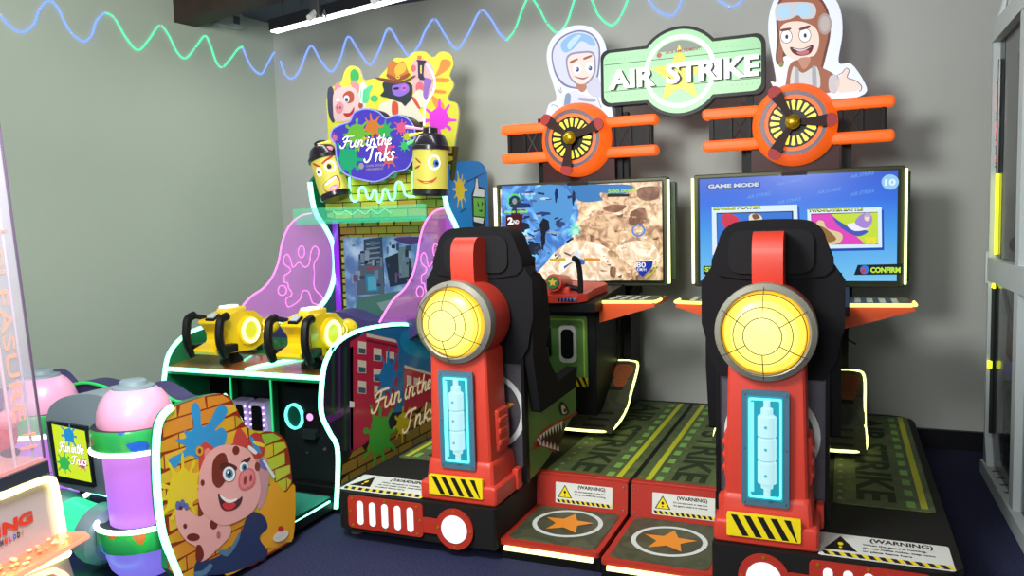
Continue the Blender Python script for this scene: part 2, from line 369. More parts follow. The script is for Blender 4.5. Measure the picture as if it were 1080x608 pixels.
def warn_label(mb, fr, x0, y0, x1, y1, d, lines):
    W = x1 - x0; H = y1 - y0
    mb.slab(fr, rrect(x0, y0, x1, y1, H * .04, 2), d - .001, d, mat((222, 222, 214), .5))
    d += .0006
    T = lambda a, b_: (x0 + a * W, y0 + b_ * H)
    n = 11; bh = .15
    for i in range(n):
        a = .02 + .96 * i / n
        mb.poly(fr, [T(a + .03, .04), T(a + .075, .04), T(a + .045, .04 + bh), T(a, .04 + bh)], d, INK)
        mb.poly(fr, [T(a + .075, .04), T(a + .115, .04), T(a + .085, .04 + bh), T(a + .045, .04 + bh)], d, HAZY)
    mb.poly(fr, [T(.04, .28), T(.30, .28), T(.17, .9)], d, INK)
    mb.poly(fr, [T(.065, .31), T(.275, .31), T(.17, .82)], d + .0005, HAZY if W < .4 else INK)
    k = INK if W < .4 else HAZY
    mb.poly(fr, [T(a, b_) for a, b_ in ell(.17, .55, .022, .075, 10)], d + .001, k); mb.poly(fr, [T(a, b_) for a, b_ in ell(.17, .40, .014, .04, 8)], d + .001, k)
    mb.text(fr, '(WARNING)', *T(.40, .72), *T(.88, .94), d, INK, bold=.03)
    for i, l in enumerate(lines):
        yy = .58 - i * .14
        mb.text(fr, l, *T(.34, yy), *T(.34 + .62 * min(1, len(l) / 32), yy + .095), d, INK, bold=.035)
def shoe(mb, fr, cx, cy, s, d, m):
    mb.poly(fr, smooth([(cx + a * s, cy + b_ * s) for a, b_ in ((-.2, .5), (.2, .5), (.33, .28), (.26, -.02), (.2, -.1), (-.2, -.1), (-.3, .05), (-.34, .3))], 3), d, m)
    mb.poly(fr, smooth([(cx + a * s, cy + b_ * s) for a, b_ in ((-.2, -.14), (.19, -.14), (.2, -.35), (.1, -.5), (-.1, -.5), (-.22, -.35))], 3), d, m)
    for i in range(7):
        y = .42 - i * .075; mb.poly(fr, [(cx - .26 * s, cy + y * s), (cx, cy + (y - .05) * s), (cx + .26 * s, cy + y * s), (cx + .26 * s, cy + (y + .02) * s), (cx, cy + (y - .03) * s), (cx - .26 * s, cy + (y + .02) * s)], d + .0005, CAMOD)
    for i in range(3):
        y = -.2 - i * .09; mb.poly(fr, [(cx - .17 * s, cy + y * s), (cx + .17 * s, cy + y * s), (cx + .17 * s, cy + (y + .025) * s), (cx - .17 * s, cy + (y + .025) * s)], d + .0005, CAMOD)

_sf = FX(-1.39); _cs = cr(540, 380, 5.07)
def _sh(*p, sm=True):
    q = [(a - 3.07, b_) for a, b_ in _sf.pxs(_cs(*p))]; return smooth(q, 3) if sm else q
FUSE = [(.345, .93), (.40, .93), (.46, .72), (.55, .64), (1.05, .64), (1.10, .60), (1.11, .47), (1.10, .435), (.98, .40), (.78, .335), (.60, .285), (.44, .262), (.36, .262)]
SHARK = [(.001, (176, 40, 26), _sh((112, 475), (118, 440), (150, 390), (200, 345), (260, 318), (340, 278), (342, 292), (270, 335), (200, 370), (150, 420), (130, 465), (175, 452), (232, 492), (222, 494), (165, 464), (125, 478))),
         (.0014, (66, 22, 22), _sh((128, 462), (150, 415), (200, 368), (262, 338), (285, 345), (262, 440), (235, 482), (180, 455))),
         (.001, (20, 20, 20), _sh((246, 250), (262, 222), (285, 235), (304, 272), (296, 292), (262, 294))), (.0016, (240, 240, 235), _sh((262, 250), (272, 240), (288, 262), (292, 282), (270, 288))), (.0022, (150, 40, 30), _sh(*ell(282, 270, 9, 11, 10))), (.0026, (15, 15, 15), _sh(*ell(283, 271, 4, 5, 8)))]
for i in range(9):
    x = 138 + i * 15.5; y = 418 - 88 * (i / 8) ** .8; h = 24 + i * 3.2
    SHARK.append((.0022, (246, 246, 240), _sh((x - 8, y + 4), (x + 7, y - 6), (x + 2, y + h), sm=False)))
for i in range(6):
    x = 148 + i * 19; y = 452 + i * 6; SHARK.append((.0024, (246, 246, 240), _sh((x - 9, y), (x + 8, y + 6), (x + 2, y - 34), sm=False)))
    if i < 5: SHARK.append((.0023, (200, 40, 40), _sh((x + 4, y - 4), (x + 16, y + 2), (x + 10, y - 26), sm=False)))
def flight_cabinet(cx, sg, F, spin, label, screen_art, cutout_art):
    """cx centre line, sg +1: boarding step on the left side; -1: on the right. F front edge"""
    X = lambda d: cx + sg * d
    t = thing('flight_game_cabinet', label, 'arcade machine', (cx, F, 0), 'twin flying game cabinets')
    PT = .24
    # ---- platform
    f = MB(); o = [(-.667, 3.61), (-.195, 3.61), (-.195, F), (.56, F - .01), (.63, F + .01), (.67, F + .07)] + [(.67 + .035 * 0, 5.22), (.655, 5.29), (.61, 5.34), (.55, 5.36), (-.667, 5.36)]
    f.slab(FZ(0), [(X(a), b_) for a, b_ in o], .055, PT, PLATF); base = obj('platform', f, t, bev=.012)
    for a, b_ in ((.6, F + .1), (-.12, F + .15), (.55, 5.2), (-.6, 5.2), (-.6, 3.7)):
        f = MB(); f.cyl((X(a), b_, 0), (X(a), b_, .012), .03, mat((90, 90, 92), .4)); f.cyl((X(a), b_, .01), (X(a), b_, .06), .012, STEEL, 10); obj('levelling_foot', f, t)
    # front light plate
    fr = FY(F - .012)
    f = MB(); pl_ = rrect(.16, .075, .565, .232, .02); plate = [(X(a), b_) for a, b_ in pl_]
    f.slab(fr, plate, -.004, .006, REDM); f.slab(fr, ell(X(0), .135, .094, n=36), -.004, .006, REDM); f.slab(fr, [(X(.07), .1), (X(.18), .1), (X(.18), .17), (X(.07), .17)], -.004, .005, REDM)
    for a, b_ in ((.19, .09), (.36, .085), (.54, .09), (.19, .218), (.36, .223), (.54, .218), (.175, .155), (.55, .155)) + tuple((.082 * math.cos(q), .135 + .082 * math.sin(q)) for q in (0, PI / 2, PI, 1.5 * PI)):
        f.cyl(fr.P(X(a), b_, .005), fr.P(X(a), b_, .009), .006, GOLD, 10)
    lp = obj('light_plate', f, t)
    for i in range(5):
        a = .225 + i * .068
        f = MB(); f.slab(fr, [(X(a) + p[0], p[1]) for p in rrect(-.0165, .095, .0165, .21, .016, 4)], .004, .009, E((225, 245, 250), 1.15)); obj('lamp_window', f, lp)
    f = MB(); f.slab(fr, ell(X(0), .135, .064, n=36), .004, .009, E((225, 245, 250), 1.15)); obj('lamp_window', f, lp)
    # ---- runways
    for s2, lo, hi in ((-1, -.655, -.215), (1, .235, .635)):
        f = MB(); z = FZ(PT); x0, x1 = X(lo), X(hi)
        if x0 > x1: x0, x1 = x1, x0
        f.slab(z, rrect(x0, 3.64 if s2 < 0 else 3.63, x1, 5.31, .02), 0, .003, CAMO)
        rect = lambda a0, a1, b0, b1, m, d=.0035: f.poly(z, [(a0, b0), (a1, b0), (a1, b1), (a0, b1)], d, m)
        ye = mat((196, 200, 40), .5); gd = mat((126, 176, 84), .5)
        o0 = 1 if X(s2) > cx else -1
        q = cx + o0 * .595; rect(q - .014, q + .014, 3.66, 5.3, ye)
        q = cx + o0 * .545
        for i in range(11): y0 = 3.66 + i * .152; rect(q - .017, q + .017, y0, y0 + .08, gd)
        q = cx + o0 * .262
        for i in range(16): y0 = 3.68 + i * .1; f.poly(z, [(q - .014, y0), (q + .014, y0), (q, y0 + .035)], .0035, mat((150, 170, 130), .5))
        f.text(z, 'AIR STRIKE', cx + o0 * .41 - .76, 4.46 - .082, cx + o0 * .41 + .76, 4.46 + .082, .0035, mat((42, 52, 34), .6), bold=.03, rot=-PI / 2)
        obj('runway_panel', f, t)
    # ---- warning plate on the platform
    f = MB(); x0, x1 = sorted((X(.19), X(.64)))
    warn_label(f, FZ(PT), x0, F + .02, x1, F + .245, .003, ['When the game is running,', 'do not make noise, step onto', 'or place items here']); obj('warning_plate', f, t)
    # ---- boarding step
    s0, s1 = sorted((X(-.66), X(-.19)))
    f = MB(); f.bx(s0, s1, F + .06, 3.58, .0, .07, BLACK); f.slab(FZ(.07), rrect(s0 + .003, F + .04, s1 - .003, 3.6, .02), 0, .022, REDM); st = obj('boarding_step', f, t, bev=.004)
    f = MB(); z = FZ(.092); f.slab(z, rrect(s0 + .03, F + .07, s1 - .03, 3.565, .03), 0, .003, CAMOD)
    art_star(f, z, (s0 + s1) / 2, F + .31, .165, .0045); obj('tread', f, st)
    f = MB(); f.bx(s0 + .03, s1 - .03, F + .032, F + .045, .05, .068, E((245, 255, 160), 2.6)); obj('light_strip', f, st)
    fr = Fr((0, 3.582, .09), (1, 0, 0), (0, .1, 1))
    f = MB(); f.slab(fr, rrect(s0, 0, s1, .155, .01, 2), -.012, .004, REDM); f.bx(s0, s1, 3.61, 3.65, PT - .002, PT + .012, REDM)
    for a in (s0 + .02, s1 - .02):
        for b_ in (.02, .13): f.cyl(fr.P(a, b_, .004), fr.P(a, b_, .008), .006, STEEL, 8)
    ri = obj('riser', f, t, bev=.003)
    f = MB(); mid = (s0 + s1) / 2; warn_label(f, fr, mid - .13, .022, mid + .16, .125, .007, ['Do not approach or step into', 'the game while it is running']); obj('warning_label', f, ri)
    # ---- pedestal
    f = MB(); c = (cx, 0, 0)
    f.box((cx, F + .2, PT + .045), (.385, .35, .09), RED, bev=.02)
    f.box((cx, F + .19, PT + .12), (.35, .30, .15), RED, bev=.03, taper=(.93, .88))
    f.box((cx, F + .17, .63), (.312, .21, .62), RED, bev=.022, taper=(.9, .95))
    for q in (-1, 1):
        for i in range(3): f.box((cx + q * .155, F + .19, .5 + i * .052), (.035, .1, .03), RED, bev=.012)
        f.box((cx + q * .145, F + .2, .555), (.04, .13, .2), RED, bev=.018)
        f.box((cx + q * .19, F + .28, PT + .06), (.03, .06, .1), RED, bev=.008)
    ped = obj('pedestal', f, t)
    fr = FY(F + .052); f = MB(); f.slab(fr, rrect(cx - .087, .395, cx + .087, .845, .01, 2), 0, .012, mat((70, 108, 128), .3))
    for a in (-.075, .075):
        for b_ in (.41, .62, .83): f.cyl(fr.P(cx + a, b_, .012), fr.P(cx + a, b_, .015), .004, STEEL, 8)
    wd = obj('tube_window', f, t)
    f = MB(); f.slab(fr, rrect(cx - .066, .42, cx + .066, .822, .006, 2), .012, .0135, E((30, 160, 180), .8))
    f.ring(fr, rrect(cx - .06, .428, cx + .06, .815, .006, 2), rrect(cx - .053, .436, cx + .053, .807, .006, 2), .0135, .016, LEDT)
    f.poly(fr, [(cx - .058, .45), (cx - .04, .45), (cx - .04, .8), (cx - .058, .8)], .0145, E((130, 235, 245), 1.0)); obj('backlit_panel', f, wd)
    f = MB(); pr = [(.012, 0), (.012, .03), (.022, .035), (.022, .05), (.034, .055), (.034, .135), (.031, .138), (.031, .143), (.034, .146), (.034, .225), (.031, .228), (.031, .233), (.034, .236), (.034, .31), (.022, .318), (.022, .34), (.012, .345), (.012, .37)]
    mw = E((185, 232, 238), .92); md = E((60, 170, 185), .8)
    f.lathe((cx + .008, F + .03, .438), (0, 0, 1), pr, mw, 20, [md if i in (7, 11, 3) else mw for i in range(len(pr) - 1)])
    for h in (.09, .19, .275): f.sph((cx + .006, F - .003, .438 + h), .006, md, seg=8)
    obj('glow_tube', f, wd)
    fr = FY(F + .022); f = MB(); f.slab(fr, rrect(cx - .14, PT + .035, cx + .13, PT + .125, .005, 2), -.01, .006, HAZY); hazard(f, fr, cx - .125, PT + .04, cx + .118, PT + .12, .0066, 5, .55); obj('hazard_sticker', f, ped)
    # ---- lamp
    LZ = 1.065; LY = F + .02
    f = MB(); f.lathe((cx, LY + .3, LZ), (0, -1, 0), [(.0, -.02), (.12, -.01), (.172, .03), (.18, .1), (.182, .24)], RED, 40); hs = obj('lamp_housing', f, t)
    f = MB(); f.lathe((cx, LY + .08, LZ), (0, -1, 0), [(.184, 0), (.187, .02), (.185, .06), (.165, .075), (.158, .07), (.156, .04)], mat((142, 138, 124), .4, .15), 48); rg = obj('lamp_rim', f, hs)
    f = MB(); f.lathe((cx, LY + .06, LZ), (0, -1, 0), [(.155, 0), (.156, .03), (.146, .058), (.122, .078), (.08, .092), (.0, .098)], None, 48, [E((255, 175, 30), 1.1), E((255, 195, 40), 1.1), E((255, 226, 84), 1.2), E((255, 238, 120), 1.25), E((255, 242, 140), 1.25)]); obj('lens', f, hs)
    f = MB(); wm = mat((90, 84, 60), .4, .7)
    def wp(r, a, hh): return V((cx + r * math.cos(a), LY - .005 - hh, LZ + r * math.sin(a)))
    H = lambda r: .075 * (1 - (r / .17) ** 2)
    for r in (.068, .105, .152): f.tube([wp(r, 2 * PI * k / 40, H(r) + .02) for k in range(40)], .0017, wm, 6, True)
    for k in range(6):
        a = PI / 2 + k * PI / 3; f.tube([wp(r, a, H(r) + .02) for r in (.068, .09, .12, .15, .175)], .0017, wm, 6)
    obj('wire_guard', f, hs)
    # ---- bracket from lamp to headrest
    fr = FX(cx - .058); f = MB(); f.slab(fr, smooth([(LY + .15, 1.20), (LY + .13, 1.37), (LY + .17, 1.435), (LY + .24, 1.438), (LY + .30, 1.42), (LY + .31, 1.36), (LY + .30, 1.2)], 3), 0, .115, RED); obj('bracket', f, t, bev=.008)
    # ---- seat
    fr = FY(F + .30); f = MB()
    f.slab(fr, smooth([(cx - .205, 1.26), (cx - .205, 1.40), (cx - .165, 1.465), (cx - .09, 1.485), (cx + .09, 1.485), (cx + .165, 1.465), (cx + .205, 1.40), (cx + .205, 1.26)], 4), -.15, 0, BLACKM)
    f.slab(fr, rrect(cx - .165, 1.27, cx + .165, 1.445, .05), 0, .012, mat((26, 26, 28), .8)); hd = obj('headrest', f, t, bev=.02)
    f = MB(); sh = [(-.2, .84), (.2, .84), (.215, .86), (.25, .92), (.262, 1.0), (.278, 1.06), (.278, 1.235), (.235, 1.30), (-.235, 1.30), (-.278, 1.235), (-.278, 1.06), (-.262, 1.0), (-.25, .92), (-.215, .86)]
    f.slab(fr, [(cx + a, b_) for a, b_ in sh], -.13, -.01, BLACKM)
    seat = obj('seat_shell', f, t, bev=.015)
    for q in (-1, 1):
        fw = FX(cx + q * .235 - .03); f = MB(); y0 = F + .33
        f.slab(fw, [(y0 + .01, 1.27), (y0 + .12, 1.26), (y0 + .21, 1.2), (y0 + .25, 1.0), (y0 + .18, .9), (y0 + .22, .82), (y0 + .35, .69), (y0 + .66, .71), (y0 + .62, .60), (y0 + .08, .585), (y0 + .0, .87)], 0, .06, BLACKM); obj('side_bolster', f, t, bev=.012)
    f = MB(); f.box((cx, F + .62, .64), (.42, .48, .12), mat((40, 38, 40), .8), bev=.03); f.box((cx, F + .47, .95), (.4, .12, .6), mat((40, 38, 40), .8), bev=.03, rot=Matrix.Rotation(-.12, 3, 'X')); obj('seat_cushion', f, t)
    # fuselage under the seat with a shark mouth
    W = .215; f = MB(); fw = FX(cx - W)
    f.slab(fw, [(F + a, b_) for a, b_ in FUSE], 0, 2 * W, GREENP); fz = obj('fuselage', f, t, bev=.006)
    for q in (-1, 1):
        f = MB(); fq = FX(cx + q * W) if q > 0 else Fr((cx - W, 0, 0), (0, -1, 0), (0, 0, 1)); k = q
        for d, c, pts in SHARK: f.poly(fq, [(k * (F + a), b_) for a, b_ in pts], d, mat(c, .5))
        for b_ in (.40, .58, .76): f.cyl(fq.P(k * (F + .40), b_, 0), fq.P(k * (F + .40), b_, .004), .006, STEEL, 8)
        obj('shark_face', f, fz)
    f = MB(); fr = FY(F + .335); f.slab(fr, [(cx - W, .262), (cx + W, .262), (cx + W, .95), (cx - W, .95)], -.004, .004, mat((92, 90, 98), .45, .4, vary=.12, vscale=20)); f.bx(cx - W - .012, cx + W + .012, F + .32, F + .345, .262, .335, mat((30, 32, 34), .5))
    for b_ in (.35, .86, .90):
        for i in range(9): a = -W + .03 + i * .046; f.cyl(fr.P(cx + a, b_, .004), fr.P(cx + a, b_, .007), .005, STEEL, 8)
    f.poly(fr, [(cx - W, .88), (cx + W, .88), (cx + W, .884), (cx - W, .884)], .005, INK)
    for q in (-1, 1): f.bx(cx + q * W - .008, cx + q * W + .008, F + .315, F + .36, .262, .95, BLACK)
    art_star(f, fr, cx + (.03 if sg < 0 else 0), .6, .19, .006); obj('rear_panel', f, fz)
    # ---- foot rest
    f = MB(); pr = [(4.3, .295), (4.62, .345), (4.74, .42), (4.98, .585)]; w = .385
    segs = []
    for i in range(3):
        (ya, za), (yb, zb) = pr[i], pr[i + 1]
        fq = Fr((cx, ya, za), (1, 0, 0), (0, yb - ya, zb - za)); L = math.hypot(yb - ya, zb - za)
        f.slab(fq, [(-w, 0), (w, 0), (w, L), (-w, L)], -.02, 0, CAMOD)
        if i != 1:
            for j in range(3 if i == 0 else 1):
                for q in (-1, 1): f.poly(fq, rrect(q * .26 - .07, L * (.12 + .3 * j) if i == 0 else .02, q * .26 + .07, L * (.22 + .3 * j) if i == 0 else .05, .012, 2), .001, mat((44, 44, 34), .6))
        segs.append(fq)
    ft = obj('foot_rest', f, t, bev=.004)
    f = MB(); edge = smooth([(-w, pr[3][0] - .0, pr[3][1]), (-w, pr[2][0], pr[2][1]), (-w, pr[1][0], pr[1][1]), (-w, 4.38, .305), (-w + .06, 4.3, .292), (0, 4.295, .292), (w - .06, 4.3, .292), (w, 4.38, .305), (w, pr[1][0], pr[1][1]), (w, pr[2][0], pr[2][1]), (w, pr[3][0] - .04, pr[3][1] - .02), (w - .05, pr[3][0], pr[3][1]), (w - .14, pr[3][0], pr[3][1])], 4, False)
    f.tube([(cx + a, b_, c_ - .005) for a, b_, c_ in edge], .0075, E((240, 250, 140), 3), 8); obj('light_strip', f, ft)
    for q in (-1, 1):
        f = MB(); shoe(f, segs[2], q * .30, .15, .195, .002, mat((172, 88, 44), .6)); obj('shoe_print', f, ft)
    # ---- console
    f = MB(); f.bx(cx - .2, cx + .24, 4.5, 4.98, PT, .98, BLACK, .01); f.bx(cx - .25, cx + .25, 4.98, 5.2, PT, 1.1, BLACK, .01)
    f.slab(FX(cx - .3), [(4.3, .98), (4.98, .98), (4.98, 1.09), (4.7, 1.07), (4.3, 1.03)], 0, .6, BLACK); con = obj('console', f, t)
    fr = FY(4.497); f = MB(); f.slab(fr, rrect(cx - .19, .5, cx + .19, .93, .015), 0, .012, GREENP)
    f.ring(fr, rrect(cx - .175, .515, cx + .175, .915, .02), rrect(cx - .165, .525, cx + .165, .905, .015), .012, .0135, mat((176, 206, 60), .5)); hazard(f, fr, cx + .03, .5, cx + .19, .56, .014, 4); fp = obj('front_panel', f, t)
    f = MB(); f.slab(fr, rrect(cx + .02, .65, cx + .125, .88, .03), .012, .04, mat((226, 226, 220), .4)); f.slab(fr, rrect(cx + .034, .675, cx + .111, .855, .03), .04, .045, DARK); obj('card_reader', f, fp)
    f = MB(); f.slab(fr, rrect(cx - .14, .68, cx - .04, .86, .01), .012, .02, DARK); f.slab(fr, ell(cx - .09, .82, .018), .02, .022, E((190, 170, 255), 1.5)); f.bx(cx - .13, cx - .05, 4.46, 4.487, .68, .74, mat((60, 70, 60), .4)); obj('coin_slot', f, fp)
    f = MB(); f.slab(Fr((cx, 4.28, 1.035), (1, 0, 0), (0, 1, .09)), smooth([(-.24, 0), (.2, 0), (.24, .2), (.23, .45), (-.27, .45), (-.29, .2)], 3), 0, .045, RED); f.bx(cx + .08, cx + .2, 4.262, 4.285, 1.045, 1.062, mat((90, 110, 190), .4))
    for i in range(5): f.bx(cx + .09 + i * .02, cx + .10 + i * .02, 4.256, 4.263, 1.043, 1.064, DARK)
    obj('console_top', f, con, bev=.01)
    for q in (-1, 1):
        f = MB(); fq = FY(4.55); f.slab(fq, [(cx + q * .28, .90), (cx + q * .28, 1.025), (cx + q * .60, 1.03), (cx + q * .61, 1.0)], -.25, .1, mat((228, 84, 30), .4)); sh_ = obj('side_shelf', f, t, bev=.008)
        f = MB(); f.slab(FZ(1.03), [(cx + q * a, b_) for a, b_ in ((.3, 4.47), (.59, 4.47), (.59, 4.78), (.3, 4.78))], 0, .004, CAMOD)
        for i in range(4):
            for j in range(3): f.box((cx + q * (.34 + i * .06), 4.52 + j * .08, 1.036), (.03, .03, .006), mat((190, 196, 180), .4))
        obj('shelf_top', f, sh_)
        f = MB(); f.tube([(cx + q * .29, 4.445, 1.024), (cx + q * .59, 4.445, 1.028), (cx + q * .612, 4.47, 1.028), (cx + q * .612, 4.6, 1.028)], .009, E((250, 240, 110), 2.5), 8); obj('light_strip', f, sh_)
    f = MB(); f.cyl((cx + .05, 4.5, 1.13), (cx + .05, 4.3, 1.15), .05, RED); f.cyl((cx + .05, 4.3, 1.15), (cx + .05, 4.285, 1.1515), .038, mat((36, 110, 50), .4)); f.poly(Fr((cx + .05, 4.284, 1.1516), (1, 0, 0), (0, 0, 1)), star(0, 0, .03), .001, mat((230, 190, 60), .4))
    f.box((cx + .05, 4.42, 1.09), (.16, .14, .06), RED, bev=.015); yk = obj('flight_yoke', f, t)
    for q in (-1, 1):
        f = MB(); a = cx + .05 + q * .14; f.tube([(cx + .05, 4.40, 1.13), (a, 4.38, 1.10)], .016, BLACK, 8); f.tube(smooth([(a, 4.33, 1.03), (a + q * .008, 4.35, 1.10), (a + q * .006, 4.35, 1.20), (a, 4.33, 1.27), (a - q * .015, 4.30, 1.29)], 3, False), .017, BLACKM, 8); obj('grip', f, yk)
    f = MB(); f.tube([(cx + .25, 4.9, .9), (cx + .3, 4.92, .84), (cx + .28, 4.95, .78), (cx + .34, 4.97, .74)], .005, BLACK, 5); obj('cable', f, con)
    # ---- monitor
    my = 4.95; f = MB(); z0, z1 = 1.075, 1.765
    f.bx(cx - .585, cx + .585, my, my + .09, z0, z1, mat((66, 68, 50), .4, .3), .012); f.bx(cx - .545, cx + .62, my + .09, my + .16, z0 + .03, z1 - .03, mat((46, 70, 40), .4), .01)
    for q in (-1, 1): f.bx(cx + q * .28 - .04, cx + q * .28 + .04, my + .15, 5.36, 1.0, 1.5, BLACK)
    f.bx(cx - .2, cx + .2, my + .15, 5.2, .9, 1.75, BLACK); f.bx(cx - .3, cx + .3, my + .15, 5.36, PT, 1.2, BLACK)
    mo = obj('monitor', f, t)
    fr = FY(my - .002, cx, 1.42)
    f = MB(); f.slab(fr, rrect(-.562, -.325, .562, .325, .01), -.002, .004, mat((14, 34, 20), .2, coat=.5)); f.bx(cx - .07, cx + .07, my - .012, my, z1 - .03, z1 - .008, mat((36, 24, 20), .5)); obj('screen_surround', f, mo)
    f = MB(); screen_art(f, FY(my - .0065, cx, 1.425)); obj('screen', f, mo)
    for q in (-1, 1): f = MB(); f.bx(cx + q * .592 - .006, cx + q * .592 + .006, my - .016, my + .01, z0 + .02, z1 - .02, E((245, 255, 170), 3)); obj('light_strip', f, mo)
    # ---- winged topper
    f = MB(); f.bx(cx - .245, cx + .245, 4.97, 5.2, 1.72, 1.98, mat((60, 22, 24), .4)); f.bx(cx + .255, cx + .31, 5.06, 5.12, 1.7, 2.2, BLACK); f.bx(cx - .31, cx - .255, 5.06, 5.12, 1.7, 2.2, BLACK); nk = obj('topper_neck', f, t)
    wy = 4.97; f = MB()
    f.lathe((cx, wy + .1, 2.03), (0, -1, 0), [(.2, 0), (.235, .02), (.243, .08), (.235, .14), (.205, .2), (.185, .23), (.18, .215), (.15, .21)], ORANGE, 48); na = obj('nacelle', f, t)
    for q in (-1, 1):
        for zz in (2.125, 1.935):
            f = MB(); f.box((cx + q * .36, wy + .0, zz), (.34, .11, .066), ORANGE, bev=.03); obj('wing', f, t)
        f = MB(); f.bx(cx + q * .2, cx + q * .49, wy - .02, wy + .05, 1.95, 2.11, mat((24, 15, 15), .5))
        for a in (.25, .36, .47): f.bx(cx + q * a - .008, cx + q * a + .008, wy - .034, wy - .02, 1.95, 2.11, mat((34, 22, 22), .5))
        f.tube([(cx + q * .27, wy - .024, 1.96), (cx + q * .35, wy - .024, 2.1)], .004, mat((70, 54, 50), .5), 5); f.tube([(cx + q * .35, wy - .024, 1.96), (cx + q * .27, wy - .024, 2.1)], .004, mat((70, 54, 50), .5), 5)
        obj('wing_struts', f, t)
    fr = FY(wy - .118, cx, 2.03); f = MB(); f.ring(fr, ell(0, 0, .188, n=44), ell(0, 0, .160, n=44), -.01, .006, mat((96, 84, 92), .4, .3))
    f.slab(fr, ell(0, 0, .139, n=44), -.01, .004, DARK); f.ring(fr, ell(0, 0, .161, n=44), ell(0, 0, .139, n=44), -.012, .002, ORANGE)
    for i in range(20):
        a = 2 * PI * i / 20; c_, s_ = math.cos(a), math.sin(a); q = [(r * c_ - w_ * s_, r * s_ + w_ * c_) for r, w_ in ((.075, -.005), (.124, -.0125), (.130, 0), (.124, .0125), (.075, .005))]; f.slab(fr, q, .004, .007, E((245, 225, 60), 1.15))
    gr = obj('engine_grille', f, na)
    f = MB(); f.sph((cx, wy - .175, 2.03), .042, GOLD, (1, .7, 1)); f.cyl((cx, wy - .118, 2.03), (cx, wy - .17, 2.03), .03, BLACK); prp = obj('propeller', f, t)
    for k in range(3):
        a = math.radians(spin + 120 * k); fq = Fr((cx, wy - .16, 2.03), (math.cos(a), 0, math.sin(a)), (-math.sin(a), 0, math.cos(a)))
        bl = smooth([(.02, -.012), (.1, -.024), (.165, -.034), (.205, -.036), (.228, -.02), (.228, .02), (.205, .034), (.165, .03), (.1, .02), (.02, .012)], 3)
        f = MB(); f.slab(fq, bl, -.005, .004, mat((50, 26, 24), .55)); f.slab(fq, smooth([(.185, -.036), (.21, -.036), (.232, -.02), (.234, 0), (.232, .02), (.21, .036), (.185, .034), (.178, 0)], 3), -.006, .006, mat((168, 26, 24), .55)); obj('blade', f, prp)
    # ---- pilot cutout standing behind the wings
    f = MB(); cutout_art(f); obj('pilot_cutout', f, t)
    return t
cL = cr(510, 170, 3.578); cR = cr(720, 160, 3.577)
ROCKL = ramp_mat('game_rock_light', [(0, (150, 116, 90)), (.45, (206, 180, 150)), (.6, (240, 226, 206)), (1, (250, 244, 232))], scale=13, detail=5, rough=.2, emit=.5, const=False, dist=1.5)
ROCKM = ramp_mat('game_rock_tan', [(0, (90, 64, 50)), (.4, (160, 124, 96)), (.55, (206, 172, 136)), (1, (232, 210, 180))], scale=15, detail=5, rough=.2, emit=.5, const=False, dist=1.5)
ROCKD = ramp_mat('game_rock_brown', [(0, (50, 32, 26)), (.5, (110, 74, 54)), (1, (170, 130, 100))], scale=15, detail=5, rough=.2, emit=.65, const=False, dist=1.5)
